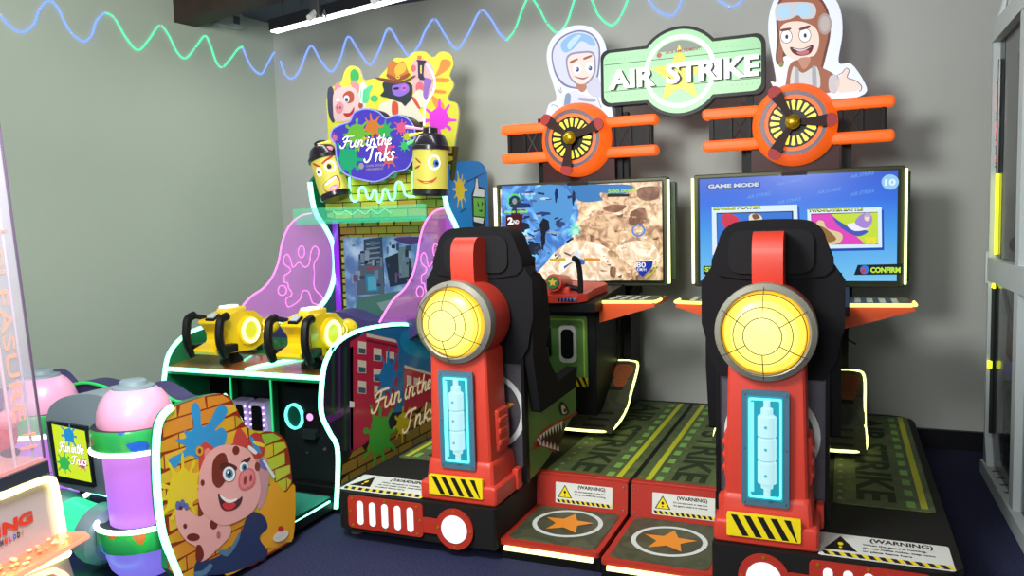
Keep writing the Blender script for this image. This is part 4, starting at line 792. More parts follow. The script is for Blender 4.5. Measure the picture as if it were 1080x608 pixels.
for x, nm in ((XR, 'right'), (XL, 'left')):
    fr = FX(x - .02 if nm == 'right' else x)
    f = MB(); f.slab(fr, SIDE, 0, .02, GRN if nm == 'left' else mat((44, 30, 60), .4), GRN); sp = obj('side_panel', f, t)
    f = MB(); f.tube([fr.P(a, b_, .01) for a, b_ in low[:-3] + [(4.4, .862)]], .0125, LEDG, 8); obj('light_strip', f, sp)
    f = MB(); f.tube([fr.P(a, b_, .01) for a, b_ in up], .017, LEDG, 8); obj('light_strip', f, sp)
    if nm == 'right':
        f = MB(); F0 = FX(XR); pm = lambda c, s=0: mat(c, .4)
        q = lambda c, d, *p, sm=False: f.poly(F0, smooth(F0.pxs(c5(*p)), 4) if sm else F0.pxs(c5(*p)), d, mat(c, .4, coat=.3))
        q((30, 24, 44), .001, (50, 118), (95, 95), (100, 130), (90, 440), (52, 455), (55, 420), (30, 360), (8, 310), (10, 230), (22, 165))
        for i, x0 in enumerate((26, 44, 62, 80)): q((70, 34, 96) if i % 2 else (30, 60, 50), .0014, (x0, 130), (x0 + 9, 125), (x0 + 9, 430 if x0 > 44 else 330), (x0, 430 if x0 > 44 else 325))
        q((22, 110, 170), .001, (110, 92), (160, 76), (230, 70), (290, 76), (385, 80), (385, 300), (110, 330)); q((16, 140, 190), .0013, (240, 80), (380, 85), (380, 160), (250, 150), sm=True)
        q((190, 30, 70), .0014, (80, 112), (130, 86), (212, 106), (222, 130), (215, 300), (100, 440), (82, 440)); q((230, 210, 190), .0018, (128, 88), (212, 106), (218, 116), (128, 98)); q((120, 16, 50), .0018, (128, 104), (218, 124), (218, 130), (128, 112))
        for x0, y0 in ((103, 110), (148, 130), (185, 140), (103, 165), (148, 190), (185, 190), (103, 225), (150, 240)): q((228, 214, 196), .0018, (x0, y0), (x0 + 24, y0 + 4), (x0 + 24, y0 + 40), (x0, y0 + 38)); q((60, 90, 110), .0022, (x0 + 2, y0 + 20), (x0 + 22, y0 + 23), (x0 + 22, y0 + 38), (x0 + 2, y0 + 36))
        q((190, 30, 70), .0015, (238, 180), (320, 205), (335, 215), (330, 400), (238, 380)); q((232, 214, 190), .0018, (238, 180), (320, 205), (320, 212), (238, 188))
        for x0 in (245, 266, 288): q((224, 206, 190), .0019, (x0, 210 + (x0 - 245) * .3), (x0 + 15, 214 + (x0 - 245) * .3), (x0 + 15, 240 + (x0 - 245) * .3), (x0, 238 + (x0 - 245) * .3))
        q((90, 30, 110), .0012, (10, 330), (90, 290), (92, 310), (20, 350)); q((235, 235, 220), .0026, (78, 285), (92, 288), (92, 304), (78, 304))
        BR1 = [(3.33, .05), (4.9, .05), (4.9, .38), (4.4, .40), (3.9, .33), (3.37, .30), (3.345, .2)]
        f.poly(F0, BR1, .0019, mat((46, 34, 20), .5))
        bricks(f, F0, BR1, .17, .068, .009, .0024, lambda a, b_: mat(random.Random(int(a * 50) * 7 + int(b_ * 90)).choice(((150, 118, 44), (166, 130, 50), (130, 104, 44), (140, 120, 60))), .5), 3.33, 4.9, .06, .42)
        f.poly(F0, splat(*F0.px(*c5((190, 215))[0]), .17, 9, 5), .003, mat((24, 120, 190), .35)); f.poly(F0, splat(*F0.px(*c5((165, 385))[0]), .22, 9, 3), .0032, mat((70, 170, 60), .35)); f.poly(F0, splat(*F0.px(*c5((232, 350))[0]), .13, 8, 8), .0034, mat((200, 180, 30), .35))
        a, b_ = F0.px(*c5((140, 325))[0]); a2, b2 = F0.px(*c5((315, 245))[0]); a3, b3 = F0.px(*c5((230, 378))[0]); a4, b4 = F0.px(*c5((322, 318))[0])
        fun(f, F0, (a, b_ - .0, a2, b_ + .115), (a3, b3 - .01, a4, b3 + .115), .004, (252, 244, 214), .2, (214, 140, 40), .3)
        # upper blue field
        ub = [p for p in up[16:]] + top[1:] + [(5.31, 1.0), (4.9, 1.0), (4.89, 1.25)]
        f.poly(F0, [(a - .0, b_) for a, b_ in ub], .001, mat((24, 126, 206), .4, emit=.28, ecol=(24, 126, 206)))
        f.poly(F0, splat(*F0.px(485, 200), .13, 10, 12, 1.1), .0016, mat((226, 200, 40), .4, emit=.25, ecol=(226, 200, 40)))
        c7 = cr(325, 105, 4.195); q = lambda c, d, *p, sm=False: f.poly(F0, smooth(F0.pxs(c7(*p)), 4) if sm else F0.pxs(c7(*p)), d, mat(c, .4, emit=.25, ecol=c))
        q((30, 34, 50), .0018, (722, 420), (736, 385), (738, 345), (750, 345), (756, 385), (782, 395), (786, 470), (782, 560), (765, 585), (728, 560)); q((236, 238, 240), .0024, (742, 350), (748, 350), (752, 395), (778, 402), (778, 432), (728, 428), (738, 390)); q((110, 190, 70), .0026, (730, 436), (778, 438), (778, 520), (732, 515)); q((230, 236, 236), .0026, (730, 520), (776, 526), (772, 550), (732, 540)); q((24, 60, 30), .0032, (745, 450), (756, 470), (750, 475)); q((24, 60, 30), .0032, (766, 452), (774, 460), (765, 475)); q((24, 60, 30), .0032, (750, 492), (770, 488), (766, 500))
        q((20, 50, 110), .0014, (700, 362), (784, 322), (784, 326), (702, 368)); q((20, 50, 110), .0014, (670, 498), (700, 478), (698, 486), (676, 502))
        obj('side_artwork', f, sp)
# base and interior
f = MB(); f.bx(XL + .02, XR - .02, 3.40, 5.3, .05, .12, BLACK); f.bx(XL + .02, XR - .02, 3.56, 5.3, .1, .70, DARK)
for a in (-2.99, -3.28): f.bx(a - .012, a + .012, 3.52, 3.57, .12, .72, mat((16, 90, 50), .4))
f.bx(-2.87, XR - .02, 3.48, 3.57, .1, .64, DARK); body = obj('lower_body', f, t, bev=.004)
for a, b_ in ((XL + .1, 3.5), (XR - .1, 3.5), (XL + .1, 5.1), (XR - .1, 5.1)):
    f = MB(); f.cyl((a, b_, 0), (a, b_, .012), .03, GREY); f.cyl((a, b_, .01), (a, b_, .06), .012, STEEL, 10); obj('levelling_foot', f, t)
for a in (-2.985, -3.275):
    f = MB(); f.tube([(a, 3.512, .2), (a, 3.512, .7)], .005, E((60, 230, 140), .9), 6); obj('light_strip', f, body)
for a in (-3.185, -3.055):
    f = MB(); fr = FY(3.5); f.box((a, 3.52, .435), (.115, .09, .2), mat((196, 176, 230), .35), bev=.02, rot=Matrix.Rotation(.12, 3, 'X')); f.slab(fr, rrect(a - .035, .36, a + .035, .51, .02), .03, .036, DARK)
    tp = obj('ticket_dispenser', f, t)
    for i in range(5):
        for q in (-1, 1): f = MB(); f.sph((a + q * .046, 3.468, .365 + i * .034), .0065, E((225, 170, 255), 3), seg=8); obj('indicator_light', f, tp)
f = MB(); fr = FY(3.478); f.slab(fr, rrect(-2.86, .11, -2.45, .63, .01), 0, .008, mat((26, 30, 32), .3)); f.cyl(fr.P(-2.6, .3, .008), fr.P(-2.6, .3, .014), .009, STEEL, 12); f.cyl(fr.P(-2.72, .27, .008), fr.P(-2.72, .27, .012), .005, STEEL, 8)
dr = obj('service_door', f, t)
f = MB(); f.ring(fr, ell(-2.79, .47, .062, .072, n=32), ell(-2.79, .47, .05, .06, n=32), .008, .022, E((90, 255, 220), 3)); f.slab(fr, ell(-2.79, .47, .05, .06, n=24), .008, .012, mat((12, 70, 60), .3)); obj('ring_light', f, dr)
f = MB(); f.slab(fr, rrect(-2.725, .39, -2.62, .5, .012), .008, .02, BLACK); f.slab(fr, rrect(-2.715, .36, -2.63, .41, .01), .008, .05, mat((30, 40, 40), .4)); f.slab(fr, ell(-2.68, .475, .02, n=14), .02, .024, E((225, 150, 240), 1.8)); obj('coin_slot', f, dr)
# foot deck
f = MB(); f.bx(XL + .03, XR - .03, 2.98, 3.42, .03, .075, mat((24, 28, 30), .5)); dk = obj('foot_deck', f, t, bev=.006)
f = MB(); f.bx(-2.9, -2.5, 3.02, 3.36, .075, .082, mat((60, 150, 130), .5, bump=.5, bscale=90)); obj('tread_mat', f, dk)
f = MB(); f.tube([(-2.46, 3.0, .07), (-2.46, 3.3, .08)], .006, LEDG, 6); obj('light_strip', f, dk)
# counter
COUNT = ramp_mat('painted_counter', [(0, (60, 70, 30)), (.4, (120, 84, 44)), (.5, (170, 80, 40)), (.58, (150, 120, 60)), (.7, (50, 110, 100))], scale=4, detail=2, rough=.3, coat=.6, const=False)
f = MB(); fq = Fr((0, 3.25, .755), (1, 0, 0), (0, .5, .045)); f.slab(fq, [(XL + .02, 0), (XR - .02, 0), (XR - .02, .36), (XL + .02, .36)], -.04, 0, COUNT, GRN); ct = obj('counter', f, t)
f = MB(); f.tube([(XL + .02, 3.24, .745), (XR - .02, 3.24, .745)], .012, LEDG, 8); obj('light_strip', f, ct)
f = MB(); q = [fq.P(-2.93, .01, .004), fq.P(-2.9, .1, .004), fq.P(-2.83, .2, .004), fq.P(-2.76, .3, .004), fq.P(-2.72, .355, .004)]; f.tube(q, .011, LEDG, 6); obj('light_strip', f, ct)
GRASS = ramp_mat('painted_grass', [(0, (10, 50, 24)), (.5, (22, 92, 44)), (.7, (40, 120, 60))], scale=40, rough=.5, const=False, bump=.4)
f = MB(); f.bx(XL + .02, XR - .02, 3.60, 4.78, .60, .80, GRASS)
R_ = random.Random(3)
for i in range(150):
    a = R_.uniform(XL + .05, XR - .05); b_ = R_.uniform(3.62, 3.9); h = R_.uniform(.03, .07); f.add([(a - .012, b_, .8), (a + .012, b_, .8), (a + R_.uniform(-.02, .02), b_ + .01, .8 + h)], [(0, 1, 2)], GRASS, False)
obj('grass_deck', f, t)
f = MB(); fr = FY(4.1); f.slab(fr, smooth([(XL + .02, .8), (XL + .02, .86), (-3.2, .90), (-2.95, .98), (-2.7, .92), (XR - .03, .95), (XR - .03, .8)], 3), -.2, 0, mat((64, 52, 110), .4)); obj('purple_ridge', f, t)
# screen housing
FSc = FY(4.78); c4 = cr(280, 180, 3.575)
f = MB(); f.bx(XM - .42, XM + .42, 4.79, 5.2, .6, 1.56, BLACK); f.bx(XL + .02, XM - .40, 4.86, 4.9, .7, 1.56, mat((120, 40, 190), .4, emit=.5, ecol=(160, 40, 240))); f.bx(XM + .40, XR - .02, 4.86, 4.9, .7, 1.56, mat((120, 40, 190), .4, emit=.5, ecol=(160, 40, 240))); sc_ = obj('screen_housing', f, t)
BRK = ((150, 150, 40), (176, 166, 50), (120, 140, 46), (160, 128, 44))
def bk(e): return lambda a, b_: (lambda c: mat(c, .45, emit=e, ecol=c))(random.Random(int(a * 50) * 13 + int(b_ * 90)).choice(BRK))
f = MB(); reg = [(XM - .40, .72), (XM + .40, .72), (XM + .40, 1.545), (XM - .40, 1.545)]; f.slab(FSc, reg, -.004, 0, mat((50, 36, 18), .5)); bricks(f, FSc, reg, .13, .052, .007, .001, bk(.12), XM - .40, XM + .40, .72, 1.55); obj('brick_surround', f, sc_)
SCITY = ramp_mat('game_city', [(0, (40, 60, 100)), (.45, (70, 100, 140)), (.55, (96, 130, 160)), (.7, (140, 160, 180))], scale=8, detail=3, rough=.2, emit=.55, const=False)
f = MB(); F1 = FY(4.777); q = lambda c, d, *p, sm=False, e=.55: f.poly(F1, smooth(F1.pxs(c4(*p)), 4) if sm else F1.pxs(c4(*p)), d, G(c, e))
f.poly(F1, [(XM - .37, .80), (XM + .37, .80), (XM + .37, 1.43), (XM - .37, 1.43)], 0, SCITY)
q((84, 70, 130), .0006, (490, 255), (590, 250), (590, 270), (540, 280), (500, 268), sm=True); q((60, 84, 110), .0008, (370, 260), (440, 250), (450, 440), (375, 450)); q((90, 110, 130), .001, (350, 360), (440, 350), (450, 465), (345, 470)); q((40, 150, 190), .0014, (378, 392), (424, 390), (428, 455), (382, 458)); q((90, 190, 220), .0016, (385, 400), (418, 398), (420, 450), (388, 452)); q((30, 40, 50), .0014, (352, 315), (384, 316), (386, 352), (352, 354)); q((170, 70, 90), .0014, (380, 368), (420, 362), (420, 370), (384, 378))
for i in range(5): q((130, 156, 176), .0012, (380, 275 + i * 18), (432, 270 + i * 18), (432, 276 + i * 18), (380, 282 + i * 18))
q((40, 56, 76), .001, (450, 330), (500, 310), (545, 330), (560, 420), (470, 440)); q((110, 140, 150), .0012, (500, 290), (540, 285), (540, 400), (505, 405)); q((80, 130, 120), .0008, (345, 480), (600, 440), (600, 560), (335, 560)); q((140, 170, 170), .0012, (420, 500), (540, 470), (560, 490), (440, 530))
R_ = random.Random(9)
for i in range(34):
    x, y = R_.uniform(325, 560), R_.uniform(265, 430); w, h = R_.uniform(5, 22), R_.uniform(8, 40)
    q(R_.choice(((120, 150, 180), (60, 80, 110), (150, 170, 190), (90, 120, 140), (40, 60, 84), (110, 90, 140))), .0017 + i * .00001, (x, y), (x + w, y - w * .05), (x + w, y + h), (x, y + h))
obj('screen', f, sc_)
# header
FH = FY(4.72); c7 = cr(325, 105, 4.195)
reg = [(XM - .46, 1.56), (XM + .50, 1.56), (XM + .58, 2.02), (XM - .52, 2.02)]
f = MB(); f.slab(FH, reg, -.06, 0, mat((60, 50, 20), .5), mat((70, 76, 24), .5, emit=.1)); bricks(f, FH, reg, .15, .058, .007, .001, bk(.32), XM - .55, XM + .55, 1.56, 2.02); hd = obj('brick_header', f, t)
f = MB(); wv = smooth([(190, 345), (192, 400), (198, 440), (215, 452), (230, 435), (232, 400), (245, 388), (258, 396), (268, 430), (280, 440), (290, 425), (296, 405), (308, 410), (312, 445), (325, 455), (336, 430), (340, 402), (352, 400), (362, 420), (368, 440), (382, 445), (392, 425), (394, 380), (405, 366), (420, 372), (428, 395), (436, 420), (455, 430), (478, 430)], 3, False)
f.tube([FH.P(*p, .02) for p in FH.pxs(c7(*wv))], .0075, E((120, 255, 190), 3.5), 8); f.tube([FH.P(*p, .02) for p in FH.pxs(c7(*smooth([(478, 425), (468, 400), (468, 340), (470, 250)], 3, False)))], .0075, E((120, 255, 190), 3.5), 8); obj('neon_drip', f, hd)
GSH = glass((90, 235, 180), .1, .72, .10, 'green_acrylic')
f = MB(); f.bx(XL + .0, XR - .04, 4.45, 4.72, 1.545, 1.56, GSH); f.bx(XL + .0, XR - .04, 4.44, 4.452, 1.53, 1.64, GSH); gs = obj('acrylic_ledge', f, t)
f = MB(); f.tube([(XM + a, 4.43, 1.60 + b_) for a, b_ in smooth([(-.2 + i * .05, .014 * (-1) ** i) for i in range(10)], 3, False)], .004, E((120, 255, 200), .8), 6); obj('neon_reflection', f, gs)  # reflection of the neon drip in the ledge, modelled as a glowing tube
# cloud sign
FCl = FY(4.58); cl = smooth([(118, 200), (98, 170), (108, 130), (150, 108), (185, 95), (205, 55), (255, 38), (310, 50), (348, 80), (400, 66), (450, 85), (478, 130), (476, 190), (470, 260), (440, 310), (385, 325), (350, 350), (300, 368), (245, 360), (190, 345), (150, 320), (125, 260)], 4)
f = MB(); P_ = FCl.pxs(c7(*cl)); cxm = sum(p[0] for p in P_) / len(P_); cym = sum(p[1] for p in P_) / len(P_)
grow = lambda k: [(cxm + (a - cxm) * k, cym + (b_ - cym) * k) for a, b_ in P_]
f.slab(FCl, grow(1.0), -.09, 0, mat((26, 26, 34), .3)); cs = obj('cloud_sign', f, t, bev=.006)
f = MB(); NAVY = ramp_mat('navy_sign', [(0, (44, 36, 130)), (1, (70, 54, 176))], scale=3, emit=.55, const=False)
f.slab(FCl, grow(.955), 0, .006, NAVY)
for px_, r, s_, c in (((180, 265), .15, 3, (40, 190, 130)), ((215, 150), .13, 8, (120, 210, 60)), ((285, 125), .10, 5, (240, 140, 50)), ((340, 140), .09, 6, (60, 200, 90)), ((340, 210), .11, 7, (240, 90, 150)), ((360, 260), .08, 12, (240, 110, 90)), ((415, 125), .07, 4, (250, 100, 150)), ((440, 165), .05, 9, (210, 220, 50)), ((428, 205), .05, 2, (60, 220, 110)), ((230, 175), .09, 11, (220, 220, 60)), ((120, 170), .04, 10, (240, 120, 160))):
    f.poly(FCl, splat(*FCl.px(*c7(px_)[0]), r, 8, s_), .0068 + r * .005 + s_ * .00003, S(c, .75))
a, b_ = FCl.px(*c7((145, 218))[0]); a2, b2 = FCl.px(*c7((368, 140))[0]); a3, b3 = FCl.px(*c7((250, 280))[0]); a4, b4 = FCl.px(*c7((382, 200))[0])
fun(f, FCl, (a, b_, a2, b2 - .01), (a3, b3, a4, b4), .009, (255, 255, 255), .95, (30, 20, 70), .3)
f.poly(FCl, ell(*FCl.px(*c7((238, 295))[0]), .022, n=14), .009, S((190, 190, 190))); a, b_ = FCl.px(*c7((258, 300))[0]); f.text(FCl, 'GAME SERIES', a, b_, a + .14, b_ + .016, .009, S((190, 170, 200))); f.text(FCl, 'AMUSEMENT', a, b_ - .024, a + .14, b_ - .008, .009, S((190, 170, 200)))
obj('sign_face', f, cs)
f = MB(); f.tube([FCl.P(*p, .006) for p in grow(.975)], .005, E((160, 170, 255), .9), 6, True); obj('light_strip', f, cs)
# spray cans with faces
YC = (232, 224, 96)
def can(base, topp, r, name, angry):
    b0, t0 = V(base), V(topp); ax = (t0 - b0); H = ax.length; ax.normalize(); cap = mat((34, 28, 38), .3, coat=.5)
    f = MB(); f.lathe(b0, ax, [(r * .9, 0), (r, .012), (r, H * .09), (r * .97, H * .1)], cap, 32); cn = obj('spray_can', f, t)
    f = MB(); f.lathe(b0, ax, [(r * .96, H * .1), (r * .96, H * .66)], mat((214, 204, 84), .5, emit=.16, ecol=YC), 32); bo = obj('can_body', f, cn)
    f = MB(); f.lathe(b0, ax, [(r, H * .66), (r * 1.07, H * .665), (r * 1.07, H * .72), (r, H * .73), (r * .8, H * .86), (r * .62, H * .9), (r * .42, H * .905), (r * .40, H * .98), (r * .25, H), (.0, H)], cap, 32); obj('can_cap', f, cn)
    fr = Roll(b0 + ax * (H * .38), ax, (CAM - b0), r * .96); fr.ax = fr.ay.cross(fr.f); f = MB(); k = r / .1
    p = lambda c, d, *q: f.poly(fr, smooth([(a * k, b_ * k) for a, b_ in q], 3), .003 + d, mat(c, .4, emit=.45, ecol=c))
    if angry:
        p((250, 250, 250), 0, *ell(.02, .045, .036, .038, 12)); p((40, 30, 40), .001, *ell(.012, .045, .014, .016, 10)); p((250, 250, 250), 0, *ell(-.06, .03, .02, .03, 10)); p((40, 30, 40), .001, *ell(-.064, .03, .008, .012, 8))
        p((180, 40, 40), .001, (-.02, .07), (.05, .10), (.05, .112), (-.02, .082)); p((180, 40, 40), .001, (-.085, .085), (-.045, .055), (-.045, .067), (-.085, .1))
        p((150, 40, 90), 0, (-.06, -.06), (.03, -.02), (.055, -.04), (.04, -.1), (-.02, -.12), (-.055, -.1)); p((230, 120, 190), .001, (-.03, -.095), (.02, -.075), (.03, -.1), (-.01, -.115))
        p((250, 250, 250), .001, (-.04, -.055), (.03, -.026), (.03, -.04), (-.035, -.066))
    else:
        p((250, 250, 250), 0, *ell(.02, .035, .034, .04, 12)); p((60, 110, 180), .001, *ell(.03, .03, .016, .02, 10)); p((20, 20, 30), .002, *ell(.032, .03, .008, .01, 8)); p((150, 60, 40), .001, (-.0, .095), (.03, .11), (.065, .10), (.03, .118))
        p((150, 60, 40), .001, (-.085, .05), (-.055, .03), (-.055, .038), (-.085, .06)); p((150, 60, 40), .001, (-.09, .0), (-.06, .012), (-.06, .02), (-.09, .01)); p((180, 70, 50), .001, (-.08, -.05), (-.04, -.075), (.01, -.07), (.035, -.04), (.0, -.06), (-.04, -.062))
    obj('printed_face', f, cn)
P4 = lambda u, v, y: CAM + ray(u, v) * (y / ray(u, v).y)
can(P4(355, 210, 4.6), P4(337, 149, 4.6), .108, 'l', True)
can(P4(454, 207, 4.56), P4(454, 134, 4.56), .12, 'r', False)
# streaks from the nozzles
for (u0, v0, u1, v1, c) in ((452, 137, 428, 134, (240, 160, 190)), (452, 139, 432, 143, (230, 230, 90)), (452, 141, 430, 152, (90, 220, 120)), (334, 152, 348, 150, (230, 230, 90)), (334, 152, 350, 157, (240, 150, 180))):
    f = MB(); f.tube([P4(u0, v0, 4.56), P4(u1, v1, 4.56)], [.004, .013], mat(c, .4, emit=.4, ecol=c), 6); obj('paint_jet', f, t)
# cutout board behind the header
FT = FY(4.93); c6 = cr(340, 50, 6.755)
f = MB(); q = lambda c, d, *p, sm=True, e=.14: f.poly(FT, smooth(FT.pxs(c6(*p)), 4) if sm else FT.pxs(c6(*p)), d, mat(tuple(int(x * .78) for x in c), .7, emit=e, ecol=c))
YB_ = (228, 226, 60)
bo = smooth(FT.pxs(c6((40, 600), (35, 480), (30, 380), (60, 290), (130, 250), (160, 170), (200, 132), (260, 150), (290, 230), (350, 225), (400, 215), (430, 180), (490, 120), (520, 75), (600, 75), (650, 35), (730, 30), (790, 70), (840, 30), (910, 45), (935, 120), (905, 200), (935, 270), (890, 370), (955, 400), (970, 500), (940, 690), (900, 900), (700, 800), (300, 800), (60, 760))), 4)
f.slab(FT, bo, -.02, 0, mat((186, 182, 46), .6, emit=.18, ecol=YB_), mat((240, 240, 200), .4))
q((50, 180, 90), .001, (200, 180), (225, 155), (255, 175), (262, 220), (235, 245), (205, 240)); q((90, 220, 150), .001, (280, 290), (300, 300), (340, 270), (360, 280), (340, 320), (330, 380), (300, 400), (270, 360)); q((70, 200, 120), .001, *ell(370, 365, 28, 24, 10)); q((240, 240, 230), .0008, (270, 260), (320, 280), (310, 420), (290, 440), (260, 400))
q((240, 150, 60), .001, (850, 90), (900, 90), (918, 120), (890, 160), (830, 200), (800, 210), (830, 150)); q((240, 150, 60), .001, (790, 220), (895, 222), (895, 248), (800, 246)); q((240, 150, 60), .001, (780, 300), (875, 310), (870, 330), (790, 320)); q((245, 160, 70), .001, (785, 345), (860, 400), (865, 450), (840, 465), (790, 400))
f.poly(FT, splat(*FT.px(*c6((830, 515))[0]), .155, 8, 21), .002, mat((190, 50, 180), .4, emit=.25, ecol=(210, 50, 200)))
q((250, 190, 190), .0008, (640, 120), (700, 80), (770, 110), (800, 200), (790, 320), (700, 420), (650, 330)); q((240, 110, 120), .0014, *ell(695, 285, 30, 40, 12)); q((240, 110, 120), .0014, *ell(650, 150, 18, 25, 10))
# plain cartoon pig head (left) and bearded painter in a hat
PK = (244, 206, 206)
q((60, 60, 90), .002, (40, 300), (80, 300), (90, 520), (60, 520), (40, 440)); q((230, 150, 150), .003, (85, 310), (105, 250), (140, 285), (140, 330)); q((230, 150, 150), .003, (200, 260), (225, 235), (262, 265), (255, 330)); q(PK, .004, (80, 340), (110, 295), (180, 280), (240, 300), (270, 370), (285, 440), (230, 500), (150, 530), (90, 520), (78, 430))
q((190, 80, 40), .005, (150, 340), (190, 310), (225, 330), (225, 380), (190, 400), (160, 380)); q((190, 80, 40), .005, *ell(275, 415, 16, 22, 10)); q((255, 255, 255), .006, *ell(176, 368, 20, 26, 12)); q((50, 90, 150), .007, *ell(176, 374, 12, 15, 10)); q((255, 255, 255), .006, *ell(115, 375, 14, 12, 10)); q((236, 150, 160), .006, (95, 420), (130, 390), (155, 420), (140, 465), (105, 465)); q((120, 40, 50), .007, *ell(112, 430, 5, 11, 8)); q((120, 40, 50), .007, *ell(132, 430, 5, 11, 8)); q((200, 30, 40), .006, (155, 470), (200, 465), (230, 425), (222, 470), (190, 495), (165, 490))
q((245, 240, 215), .003, (400, 470), (420, 400), (500, 380), (600, 400), (640, 350), (690, 300), (740, 340), (730, 420), (690, 440), (720, 560), (430, 560)); q((226, 80, 40), .004, (500, 390), (540, 400), (540, 480), (500, 480)); q((226, 80, 40), .004, (630, 350), (660, 360), (700, 430), (680, 430))
q((52, 60, 66), .005, (430, 260), (470, 245), (620, 250), (645, 300), (635, 370), (610, 400), (590, 420), (565, 395), (520, 380), (470, 360), (415, 345), (440, 310)); q((150, 110, 220), .006, (500, 280), (540, 265), (590, 255), (620, 280), (615, 320), (560, 350), (510, 335)); q((210, 110, 220), .007, *ell(585, 292, 22, 20, 12)); q((40, 30, 60), .007, (510, 290), (545, 285), (545, 300), (515, 302)); q((40, 30, 60), .008, *ell(580, 292, 4, 8, 8)); q((40, 30, 60), .008, *ell(592, 290, 4, 8, 8))
q((120, 60, 30), .006, (375, 215), (470, 225), (560, 245), (660, 200), (655, 215), (600, 250), (540, 262), (440, 245)); q((214, 120, 30), .007, (468, 215), (470, 140), (495, 95), (540, 110), (580, 100), (600, 140), (620, 205), (545, 240)); q((240, 190, 60), .008, (520, 150), (560, 110), (590, 115), (600, 160), (570, 190), (530, 200)); q((150, 70, 30), .0085, (468, 190), (540, 215), (618, 185), (620, 205), (545, 240), (468, 215)); q((240, 210, 80), .009, *ell(543, 214, 15, 13, 12)); q((150, 70, 30), .0095, *ell(543, 214, 7, 6, 8))
q((60, 56, 80), .006, (672, 90), (742, 95), (738, 110), (728, 120), (722, 200), (735, 230), (700, 235), (685, 215), (682, 110), sm=False); q((230, 220, 110), .007, (700, 130), (712, 130), (712, 190), (700, 185), sm=False); q((240, 130, 80), .006, (680, 60), (708, 60), (706, 88), (680, 86), sm=False); q((150, 110, 200), .005, (690, 215), (780, 230), (760, 300), (745, 380), (720, 340), (725, 250)); q((40, 34, 50), .004, (675, 535), (720, 530), (722, 565), (675, 565), sm=False)
cb = obj('cutout_board', f, t)
f = MB(); wv = smooth([(750, 120), (768, 150), (800, 210), (804, 290), (770, 360), (735, 430), (730, 560)], 4, False); f.tube([FT.P(*p, .012) for p in FT.pxs(c6(*wv))], .008, E((255, 235, 240), 1.6), 8); obj('neon_outline', f, cb)
f = MB(); wv = smooth([(300, 250), (290, 320), (285, 400)], 4, False); f.tube([FT.P(*p, .012) for p in FT.pxs(c6(*wv))], .006, E((220, 255, 240), 1.2), 8); obj('neon_outline', f, cb)
# pink translucent wings
PINK = glass((216, 120, 222), .12, .62, .30, 'pink_acrylic')
pk = smooth([(4.63, 1.61), (4.50, 1.59), (4.375, 1.52), (4.30, 1.42), (4.25, 1.29), (4.18, 1.19), (4.08, 1.12), (3.95, 1.07), (3.80, .96)], 4, False)
wing = pk + [(4.45, .86)] + up
EP = E((255, 130, 225), 2.0)
for x in (XR - .01, XL + .012):
    fr = FX(x); f = MB(); f.slab(fr, wing, -.004, .004, PINK); wg = obj('acrylic_wing', f, t)
    f = MB(); f.tube([fr.P(a, b_, 0) for a, b_ in pk], .006, EP, 8); obj('light_strip', f, wg)
    f = MB()
    sp1 = [(310, 462), (265, 460), (225, 455), (210, 412), (185, 408), (175, 440), (150, 462), (125, 470), (118, 440), (140, 425), (140, 410), (128, 395), (125, 375), (112, 372), (112, 345), (130, 335), (135, 318), (112, 300), (108, 275), (122, 260), (135, 275), (145, 312), (160, 300), (172, 292), (184, 305), (198, 312), (212, 295), (218, 250), (232, 228), (248, 240), (246, 270), (230, 300), (232, 340), (230, 380), (238, 405), (262, 430)]
    Lf = FX(XL + .012); c8 = cr(270, 200, 3.8)
    pp = Lf.pxs(c8(*sp1[1:])); f.tube([fr.P(*p, .005) for p in smooth(pp, 3)], .0028, EP, 6, True)
    for e in ((180, 250, 13, 24), (103, 405, 17, 20)): f.tube([fr.P(*p, .005) for p in Lf.pxs(c8(*ell(*e, 14)))], .0028, EP, 6, True)
    obj('neon_splash', f, wg)
